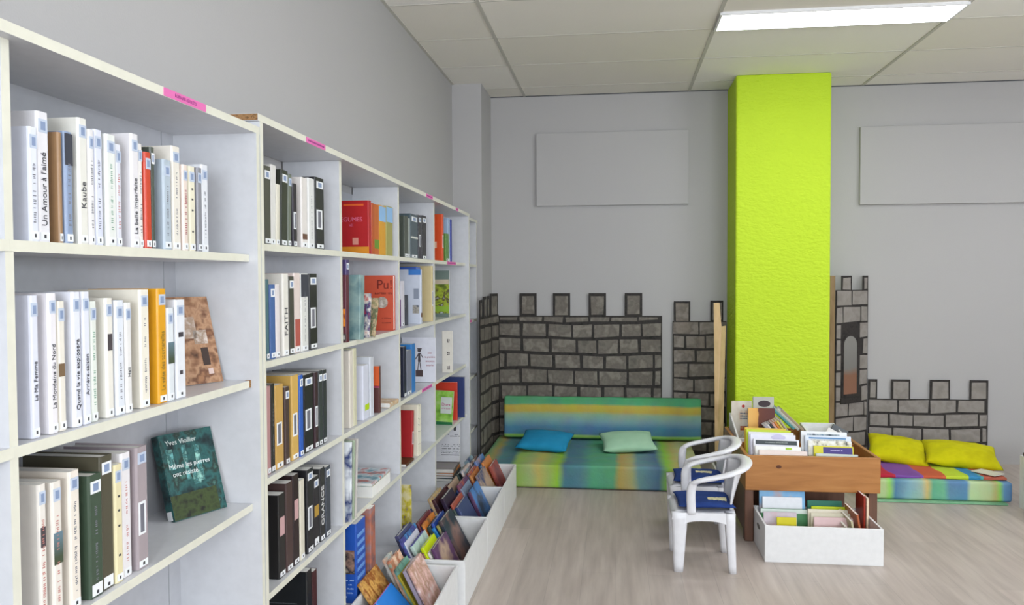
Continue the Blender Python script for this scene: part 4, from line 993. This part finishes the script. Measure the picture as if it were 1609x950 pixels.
# side piece curving along the corner column
def curve_side(u):
    # from near the camera to the back corner
    s = u / .60
    y = 5.40 + .585 * s; x = -.9125 + .03 * math.sin(s * math.pi) * .35 + (.045 * max(0, s - .75) / .25)
    return (x, y)
castle('cardboard_castle', 'dark curved cardboard castle side panel in the corner by the bookcase', (curve_side, .60), .02, 1.045, [(.0, .07, 1.17), (.13, .22, 1.19), (.27, .36, 1.19), (.43, .58, 1.205)], [1.045, .985, .872, .755, .640, .520, .400, .280, .160, .04], BR_D, .17, 12, gap=.022)
# right wall panel
mer = [(.001, .055, .585), (.160, .300, .597), (.440, .590, .592), (.725, .855, .588)]
mer = [((a - 1364) * .00427 + .0, (b_ - 1364) * .00427, .59) for a, b_ in ((1364, 1378), (1400, 1430), (1461, 1492), (1523, 1551))]
castle('cardboard_castle', 'low light grey cardboard castle wall behind the yellow cushions', straight(1.787, YP, 2.585, YP), .02, .452, mer, [.452, .352, .255, .150, .05], BR_L, .20, 21, gap=.016)
# tower with a window beside the pillar
twr = castle('cardboard_castle', 'tall grey cardboard castle tower with arched window right of the pillar', straight(1.505, 5.80, 1.770, 5.985), .02, 1.225, [(.055, .155, 1.325), (.27, .322, 1.325)], [1.225, 1.115, 1.00, .89, .78, .67, .56, .45, .34, .23, .12, .03], BR_L, .19, 33, gap=.014, fixed=[(.055, .235, .452, .892)])
# arched window parts on the tower
_o = Vector(((1.505 + 1.770) / 2, (5.80 + 5.985) / 2, .02)); _d = Vector((.265, .185, 0)).normalized(); _n = Vector((_d.y, -_d.x, 0))
def TW(u, z, off):
    return Vector((1.505, 5.80, z)) + _d * u + _n * off - _o
def arch(bm, u0, u1, za, zb, o0, o1, n=12):
    r = (u1 - u0) / 2; c = (u0 + u1) / 2
    pts = [(u0, za), (u1, za)] + [(c + r * math.cos(math.pi * i / n), zb - r + r * math.sin(math.pi * i / n)) for i in range(n + 1)]
    lo = [bm.verts.new(TW(u, z, o0)) for u, z in pts]; hi = [bm.verts.new(TW(u, z, o1)) for u, z in pts]
    bm.faces.new(lo); bm.faces.new(hi[::-1])
    for i in range(len(pts)): bm.faces.new((lo[i], lo[(i + 1) % len(pts)], hi[(i + 1) % len(pts)], hi[i]))
    bmesh.ops.recalc_face_normals(bm, faces=bm.faces)
bm = bmesh.new(); arch(bm, .06, .230, .47, .925, .004, .009); obj('window_arch', bm, MORT, twr)
bm = bmesh.new(); arch(bm, .078, .208, .50, .905, .008, .0105); obj('window_opening', bm, ramp_mat('painted_opening', [(0, '8c6450'), (.45, '84604c'), (.55, '7a7874'), (1, '86847f')], axis='Z', scale=2.2, offset=-.98, distort=.15), twr)
bm = bmesh.new(); hexa(bm, [TW(.045, .435, .004), TW(.25, .435, .004), TW(.25, .435, .016), TW(.045, .435, .016), TW(.045, .475, .004), TW(.25, .475, .004), TW(.25, .475, .016), TW(.045, .475, .016)]); bmesh.ops.recalc_face_normals(bm, faces=bm.faces); obj('window_sill', bm, MORT, twr)
# brown folded flap between pillar and tower
bm = bmesh.new(); pts = [(1.445, 5.70), (1.502, 5.796), (1.497, 5.80), (1.440, 5.704)]
lo = [bm.verts.new((x, y, .0)) for x, y in pts]; hi = [bm.verts.new((x, y, 1.325)) for x, y in pts]; bm.faces.new(lo[::-1]); bm.faces.new(hi)
for i in range(4): bm.faces.new((lo[i], lo[(i + 1) % 4], hi[(i + 1) % 4], hi[i]))
tag(obj('cardboard_flap', bm, CARD), 'plain brown cardboard flap folded between tower and green pillar', 'cardboard')
# tan cardboard panel seen edge on, left of the pillar
bm = bmesh.new()
def slabp(bm, pts, dy):
    lo = [bm.verts.new((x, y, z)) for x, y, z in pts]; hi = [bm.verts.new((x + .004, y + dy, z)) for x, y, z in pts]
    bm.faces.new(lo); bm.faces.new(hi[::-1]); n = len(pts)
    for i in range(n): bm.faces.new((lo[i], lo[(i + 1) % n], hi[(i + 1) % n], hi[i]))
slabp(bm, [(.655, 5.42, .0), (.715, 5.56, .0), (.735, 5.56, .992), (.695, 5.47, .992), (.682, 5.47, 1.15), (.642, 5.42, 1.15)], .006)
bmesh.ops.recalc_face_normals(bm, faces=bm.faces)
tag(obj('cardboard_sheet', bm, ramp_mat('tan_cardboard', [(0, 'b89c74'), (.5, 'c8ac84'), (1, 'b0946c')], noise_drive=5, rough=.9)), 'tan unpainted cardboard castle edge standing left of the green pillar', 'cardboard')

# ------------------------------------------------------------------ daybeds
def soft_box(name, x0, x1, y0, y1, z0, z1, mat, parent, r=.02, amp=.004, nx=60, ny=24, nz=6, seed=0, sag=0.0):
    """rounded mattress with fabric wrinkles; local coords relative to parent"""
    bm = bmesh.new()
    bmesh.ops.create_cube(bm, size=1)
    bmesh.ops.scale(bm, vec=(x1 - x0, y1 - y0, z1 - z0), verts=bm.verts)
    bmesh.ops.translate(bm, vec=((x0 + x1) / 2, (y0 + y1) / 2, (z0 + z1) / 2), verts=bm.verts)
    bmesh.ops.bevel(bm, geom=list(bm.edges), offset=r, segments=4, profile=.6, affect='EDGES')
    for ax, n in ((0, nx), (1, ny), (2, nz)):
        a, b_ = ((x0, x1), (y0, y1), (z0, z1))[ax]
        for i in range(1, n):
            c = a + (b_ - a) * i / n
            co = [0, 0, 0]; co[ax] = c; no = [0, 0, 0]; no[ax] = 1
            bmesh.ops.bisect_plane(bm, geom=list(bm.verts) + list(bm.edges) + list(bm.faces), plane_co=co, plane_no=no)
    bm.normal_update()
    for v in bm.verts:
        if v.co.z < z0 + .01: continue
        n1 = noise.noise(Vector((v.co.x * 9 + seed, v.co.y * 5, v.co.z * 3 + seed))) ; n2 = noise.noise(Vector((v.co.x * 26 + seed, v.co.y * 9, v.co.z * 6)))
        d = amp * (n1 + .5 * n2)
        v.co += v.normal * d
    return obj(name, bm, mat, parent, smooth=True)

def fabric(name, stops, axis, scale, offset, distort=.05, dscale=5):
    return ramp_mat(name, stops, axis=axis, scale=scale, offset=offset, distort=distort, dscale=dscale, rough=.85, bump=.15, bscale=60, blotch=.4)
# seat stripes: object x runs from -.86 to .92 -> ramp 0..1
SEAT = [(0.0, '5c9c74'), (.035, 'a89c5c'), (.065, '5c8890'), (.11, '4c7884'), (.135, '98b85c'), (.18, 'a4b874'), (.215, 'bcb464'), (.25, '9cb068'), (.285, '94c440'), (.31, '547c90'), (.36, '588490'), (.40, '5ca080'), (.48, '60a480'), (.505, 'b8a05c'), (.545, 'b0b078'), (.565, '7498a0'), (.63, '587894'), (.665, '90c448'), (.695, 'b8b06c'), (.73, 'b8c08c'), (.79, 'b4b880'), (.82, '8cc444'), (.855, '587c94'), (.93, '547c8c'), (1.0, '649ca0')]
db = thing('daybed', 'long low daybed mattress under green and blue striped cloth, left of pillar', 'daybed', (0.03, 5.5, 0))
soft_box('seat_mattress', -.89, .50, -.485, .47, 0.004, .148, fabric('striped_cloth', SEAT, 'X', 1 / 1.78, .5 - .015, .03, 7), db, r=.018, amp=.006)
BK = [(0.0, '5c9c5c'), (.08, '8cb858'), (.12, '4c7890'), (.28, '50809c'), (.42, '789ca4'), (.58, '8caa90'), (.66, 'b4a44c'), (.78, 'bcac4c'), (.84, '58a074'), (1.0, '509868')]
bc2 = soft_box('back_cushion', -.835, .58, -.05, .05, -.148, .150, fabric('striped_back_cloth', BK, 'Z', 1 / .30, .5 - .04, .09, 3.2), db, r=.02, amp=.004, nx=50, ny=4, nz=12, seed=5)
bc2.location = (0, .375, .302); bc2.rotation_euler = (R_(-7), 0, 0)
# loose fold of cloth at the left end
def pillow(name, label, w, d, t, mat, loc, rot, seed=0, wr=.004, group=None):
    bm = bmesh.new(); n = 26; grid = {}
    for s in (1, -1):
        for i in range(n + 1):
            for j in range(n + 1):
                u = -1 + 2 * i / n; v = -1 + 2 * j / n
                edge = i in (0, n) or j in (0, n)
                if s == -1 and edge: grid[(s, i, j)] = grid[(1, i, j)]; continue
                pin = 1 - .07 * (1 - abs(u * v)) * (max(abs(u), abs(v)) ** 4)
                hgt = ((1 - abs(u) ** 2.6) * (1 - abs(v) ** 2.6)) ** .5
                x = u * w / 2 * (pin if abs(u) >= abs(v) else 1 - .02 * (1 - v * v)); y = v * d / 2 * (pin if abs(v) > abs(u) else 1)
                z = s * t / 2 * hgt
                nn = noise.noise(Vector((x * 14 + seed, y * 14, s * 3))) + .5 * noise.noise(Vector((x * 34 + seed, y * 30, s)))
                z += nn * wr * (.3 + hgt) * (0 if edge else 1) + (nn * .006 if edge else 0)
                grid[(s, i, j)] = bm.verts.new((x, y, z))
    for s in (1, -1):
        for i in range(n):
            for j in range(n):
                q = [grid[(s, i, j)], grid[(s, i + 1, j)], grid[(s, i + 1, j + 1)], grid[(s, i, j + 1)]]
                try: bm.faces.new(q if s == 1 else q[::-1])
                except ValueError: pass
    o = obj(name, bm, mat, None, smooth=True); o.location = loc; o.rotation_euler = rot
    return tag(o, label, 'cushion', group)
pillow('cushion', 'bright turquoise blue cushion on the left of the striped daybed', .35, .30, .085, ramp_mat('blue_cotton', [(0, '1c84b0'), (1, '2690bc')], noise_drive=12, rough=.9, bump=.1, bscale=90), (-.475, 5.50, .204), (R_(12), R_(2), R_(-8)), 3)
pillow('cushion', 'pale mint green cushion on the right of the striped daybed', .36, .30, .085, ramp_mat('mint_cotton', [(0, 'a4d0b0'), (1, 'aed6b8')], noise_drive=12, rough=.9, bump=.1, bscale=90), (.085, 5.53, .204), (R_(12), R_(-2), R_(7)), 8)

# right daybed
SEAT2 = [(0.0, 'a8bc88'), (.12, 'b0c48c'), (.15, '94cc5c'), (.19, '547c9c'), (.29, '84a8b0'), (.37, '98b0a0'), (.41, 'c4b070'), (.45, '64a484'), (.53, '6cac8c'), (.57, '5c84a4'), (.68, '5c88ac'), (.71, 'b4cc9c'), (.84, 'b4c090'), (.88, 'b4ac70'), (.91, '8cc45c'), (.94, '648cb0'), (1.0, '5c80a4')]
d2 = thing('daybed', 'low daybed mattress with patchwork throw at the right under yellow cushions', 'daybed', (1.88, 5.4, 0))
soft_box('seat_mattress', -.40, .395, -.445, .18, 0.012, .125, fabric('striped_cloth_right', SEAT2, 'X', 1 / .80, .5 - .015, .03, 7), d2, r=.016, amp=.005, nx=30, ny=14, nz=5, seed=9)
soft_box('green_mat', -.385, .36, -.475, .17, 0.001, .011, ramp_mat('green_mat_cloth', [(0, '6ca07c'), (1, '84b08c')], noise_drive=14, rough=.9), d2, r=.003, amp=.001, nx=20, ny=6, nz=2, seed=2)
th = soft_box('patchwork_throw', -.39, .385, -.40, .175, .127, .145, ramp_mat('patchwork', [(0, 'b0283c'), (.18, 'b83444'), (.2, '7c4c98'), (.38, '8454a0'), (.4, 'c05c3c'), (.55, 'c4643c'), (.57, 'b8cc38'), (.70, 'b4c83c'), (.72, '3c84b4'), (.80, '5ca0a0'), (.82, 'b8604c'), (1, 'b4584c')], axis='X', scale=1.25, offset=.46, distort=.08, dscale=6, rough=.9, constant=True, blotch=.3), d2, r=.006, amp=.004, nx=24, ny=12, nz=2, seed=4)
YEL = ramp_mat('yellow_cotton', [(0, 'b8b400'), (.5, 'c4be06'), (1, 'b4ac00')], noise_drive=10, rough=.9, bump=.15, bscale=60)
pillow('cushion', 'yellow cushion nearer the pillar on the patchwork throw', .35, .30, .10, YEL, (1.795, 5.42, .210), (R_(20), R_(6), R_(-14)), 13, .007)
pillow('cushion', 'yellow cushion farther right, touching the other yellow one', .42, .30, .10, YEL, (2.135, 5.32, .208), (R_(16), R_(3), R_(-12)), 17, .006)
b = make_book('picture_book', .10, .14, .006, 'd8d4c0', 'L', cover=M('d8d4c0')); flat(b, 2.19, 4.99, .006, .152, R_(35)); tag(b, 'thin cream booklet at the right end of the patchwork throw', 'booklet')

# ------------------------------------------------------------------ chairs
PLAS = M('e2e2e6', .3, 0, .5)
def sweep(bm, pts, rx, ry, up=Vector((0, 0, 1)), seg=12, closed=False, upf=None):
    rings = []
    for i, p in enumerate(pts):
        a = pts[max(i - 1, 0)]; b_ = pts[min(i + 1, len(pts) - 1)]
        t = (b_ - a).normalized(); u_ = upf(i, t) if upf else up
        s = t.cross(u_).normalized(); w = s.cross(t).normalized()
        rings.append([bm.verts.new(p + s * (math.cos(2 * math.pi * k / seg) * rx) + w * (math.sin(2 * math.pi * k / seg) * ry)) for k in range(seg)])
    for i in range(len(rings) - 1):
        for k in range(seg): bm.faces.new((rings[i][k], rings[i][(k + 1) % seg], rings[i + 1][(k + 1) % seg], rings[i + 1][k]))
    bm.faces.new(rings[0][::-1]); bm.faces.new(rings[-1])
def smooth_path(P, n=8):
    P = [Vector(p) for p in P]; out = []
    Q = [P[0] * 2 - P[1]] + P + [P[-1] * 2 - P[-2]]
    for i in range(1, len(Q) - 2):
        for k in range(n):
            t = k / n; a, b_, c, d = Q[i - 1], Q[i], Q[i + 1], Q[i + 2]
            out.append(.5 * ((2 * b_) + (c - a) * t + (2 * a - 5 * b_ + 4 * c - d) * t * t + (3 * b_ - a - 3 * c + d) * t ** 3))
    out.append(P[-1]); return out
def make_chair(label, loc):
    t = thing('plastic_chair', label, 'chair', loc, 0, 'white childrens chairs by the pine table')
    # seat : rounded dish with rolled front lip (front towards -x)
    bm = bmesh.new(); nx, ny = 22, 14; top = {}
    prof = []  # x,z profile
    for i in range(nx + 1):
        s = i / nx
        if s < .22:
            a = math.pi * .5 * (1 - s / .22); prof.append((-.112 - .034 * math.sin(a), .262 - .034 * (1 - math.cos(a)) * 1.0 + .012))
        else:
            x = -.112 + (s - .22) / .78 * .245; prof.append((x, .274 - .012 * math.sin((s - .22) / .78 * math.pi)))
    for i, (x, z) in enumerate(prof):
        for j in range(ny + 1):
            v = -1 + 2 * j / ny; top[i, j] = bm.verts.new((x, v * (.150 - .010 * max(0, x) / .13), z - .010 * max(0, abs(v) - .85) / .15))
    for i in range(nx):
        for j in range(ny): bm.faces.new((top[i, j], top[i + 1, j], top[i + 1, j + 1], top[i, j + 1]))
    bmesh.ops.recalc_face_normals(bm, faces=bm.faces)
    s = obj('seat', bm, PLAS, t, smooth=True); m = s.modifiers.new('thick', 'SOLIDIFY'); m.thickness = .008; m.offset = -1
    # apron under the seat with arched lower edges
    for sy in (-1, 1):
        bm = bmesh.new(); n = 14; rows_ = []
        for i in range(n + 1):
            x = -.115 + .235 * i / n; zl = .232 + .0 - .03 * (abs(2 * i / n - 1) ** 3); rows_.append([bm.verts.new(p) for p in ((x, sy * .149, .268), (x, sy * .151, zl), (x, sy * .142, zl), (x, sy * .140, .268))])
        for i in range(n):
            for k in range(4): bm.faces.new((rows_[i][k], rows_[i][(k + 1) % 4], rows_[i + 1][(k + 1) % 4], rows_[i + 1][k]))
        bm.faces.new(rows_[0]); bm.faces.new(rows_[-1][::-1]); bmesh.ops.recalc_face_normals(bm, faces=bm.faces); obj('seat_apron', bm, PLAS, t, smooth=False)
    for sx in (-1, 1):
        for sy in (-1, 1):
            bm = bmesh.new(); n = 8; rg = []
            for i in range(n + 1):
                s_ = i / n; z = .268 * (1 - s_)
                if sx < 0: cx = -.110 - .006 * s_; hw = .036 - .016 * s_
                else: cx = .112 + .012 * s_ ** 1.5 - .002; hw = .023 - .007 * s_
                cy = sy * (.132 + .010 * s_); hy = .022 - .006 * s_
                sh = .62
                rg.append([bm.verts.new((cx + a * hw, cy + b_ * hy, z)) for a, b_ in ((-1, -sh), (-sh, -1), (sh, -1), (1, -sh), (1, sh), (sh, 1), (-sh, 1), (-1, sh))])
            for i in range(n):
                for k in range(8): bm.faces.new((rg[i][k], rg[i][(k + 1) % 8], rg[i + 1][(k + 1) % 8], rg[i + 1][k]))
            bm.faces.new(rg[0]); bm.faces.new(rg[-1][::-1]); bmesh.ops.recalc_face_normals(bm, faces=bm.faces); obj('leg', bm, PLAS, t, smooth=True)
    # arm and back rail loop
    half = [(-.058, -.146, .262), (-.062, -.150, .33), (-.060, -.156, .378), (-.046, -.162, .405), (-.012, -.168, .420), (.05, -.172, .434), (.115, -.164, .450), (.162, -.135, .464), (.190, -.075, .474), (.198, 0, .478)]
    path = half + [(x, -y, z) for x, y, z in half[-2::-1]]
    bm = bmesh.new(); pts = smooth_path(path, 6); N_ = len(pts)
    def upf(i, tt):
        # rail flat and horizontal on top, turning outward along the posts
        return Vector((0, 0, 1)) if abs(tt.z) < .8 else Vector((0, -1 if i < N_ / 2 else 1, 0)) 
    rings = []
    seg = 12; prev = None
    for i, p in enumerate(pts):
        a = pts[max(i - 1, 0)]; b_ = pts[min(i + 1, N_ - 1)]; tt = (b_ - a).normalized()
        sgn = 1 if p.y > 0 else -1
        out = Vector((p.x - .02, p.y * 1.4, 0)).normalized() if abs(tt.z) < .75 else Vector((-1, 0, 0))
        # wide axis direction, made perpendicular to the tangent
        wd = (out - tt * out.dot(tt)).normalized()
        if prev is not None:
            wd = (prev * .65 + (wd if wd.dot(prev) > 0 else -wd) * .35); wd = (wd - tt * wd.dot(tt)).normalized()
        prev = wd; nn = tt.cross(wd)
        back = max(0, min(1, (p.x - .05) / .15)); rw = .020 + .006 * back; rn = .0115
        rings.append([bm.verts.new(p + wd * math.cos(2 * math.pi * k / seg) * rw + nn * math.sin(2 * math.pi * k / seg) * rn) for k in range(seg)])
    for i in range(len(rings) - 1):
        for k in range(seg): bm.faces.new((rings[i][k], rings[i][(k + 1) % seg], rings[i + 1][(k + 1) % seg], rings[i + 1][k]))
    bm.faces.new(rings[0][::-1]); bm.faces.new(rings[-1]); bmesh.ops.recalc_face_normals(bm, faces=bm.faces); obj('armrest_loop', bm, PLAS, t, smooth=True)
    # backrest shell
    bm = bmesh.new(); nu, nv = 16, 10; g = {}
    for i in range(nu + 1):
        u = -1 + 2 * i / nu
        for j in range(nv + 1):
            v = j / nv; hw = .105 + .03 * v
            y = u * hw; z = .266 + v * (.204 - .016 * u * u)
            x = .120 + .062 * v ** 1.2 + .012 * (1 - u * u) - .045 * u * u * v
            g[i, j] = bm.verts.new((x, y, z))
    for i in range(nu):
        for j in range(nv): bm.faces.new((g[i, j], g[i + 1, j], g[i + 1, j + 1], g[i, j + 1]))
    bmesh.ops.recalc_face_normals(bm, faces=bm.faces)
    s = obj('backrest', bm, PLAS, t, smooth=True); m = s.modifiers.new('thick', 'SOLIDIFY'); m.thickness = .007
    return t
BLUEC = ramp_mat('navy_cushion_cloth', [(0, '1c3470'), (1, '243e7c')], noise_drive=20, rough=.9)
def seat_pad(label, loc, seed, rot, dec):
    o = pillow('seat_cushion', label, .255, .262, .036, BLUEC, loc, rot, seed, .002, 'navy seat cushions on the white chairs')
    bm = bmesh.new(); rr = random.Random(seed)
    # cream motif patch: ragged strip
    pts = []
    n = 14; w = .085; 
    for i in range(n + 1): pts.append((dec[0] - w / 2 + w * i / n, dec[1] + .016 + rr.uniform(-.005, .004)))
    for i in range(n, -1, -1): pts.append((dec[0] - w / 2 + w * i / n * .95, dec[1] - .014 + rr.uniform(-.007, .005)))
    top_ = [bm.verts.new((x, y, .0205)) for x, y in pts]; bot = [bm.verts.new((x, y, .010)) for x, y in pts]
    bm.faces.new(top_); bm.faces.new(bot[::-1])
    for i in range(len(pts)): bm.faces.new((top_[i], top_[(i + 1) % len(pts)], bot[(i + 1) % len(pts)], bot[i]))
    bmesh.ops.recalc_face_normals(bm, faces=bm.faces)
    obj('cream_motif', bm, M('e4dcae', .9), o)
make_chair('white plastic childrens armchair nearest the camera with navy cushion', (.398, 3.805, 0))
make_chair('white plastic childrens armchair behind the first one with navy cushion', (.420, 4.26, 0))
seat_pad('navy blue seat cushion with cream motif on the nearer chair', (.405, 3.80, .292), 3, (0, R_(0), R_(2)), (.055, -.055))
seat_pad('navy blue seat cushion with cream stripes on the farther chair', (.427, 4.255, .292), 6, (0, R_(0), R_(-3)), (.03, .0))
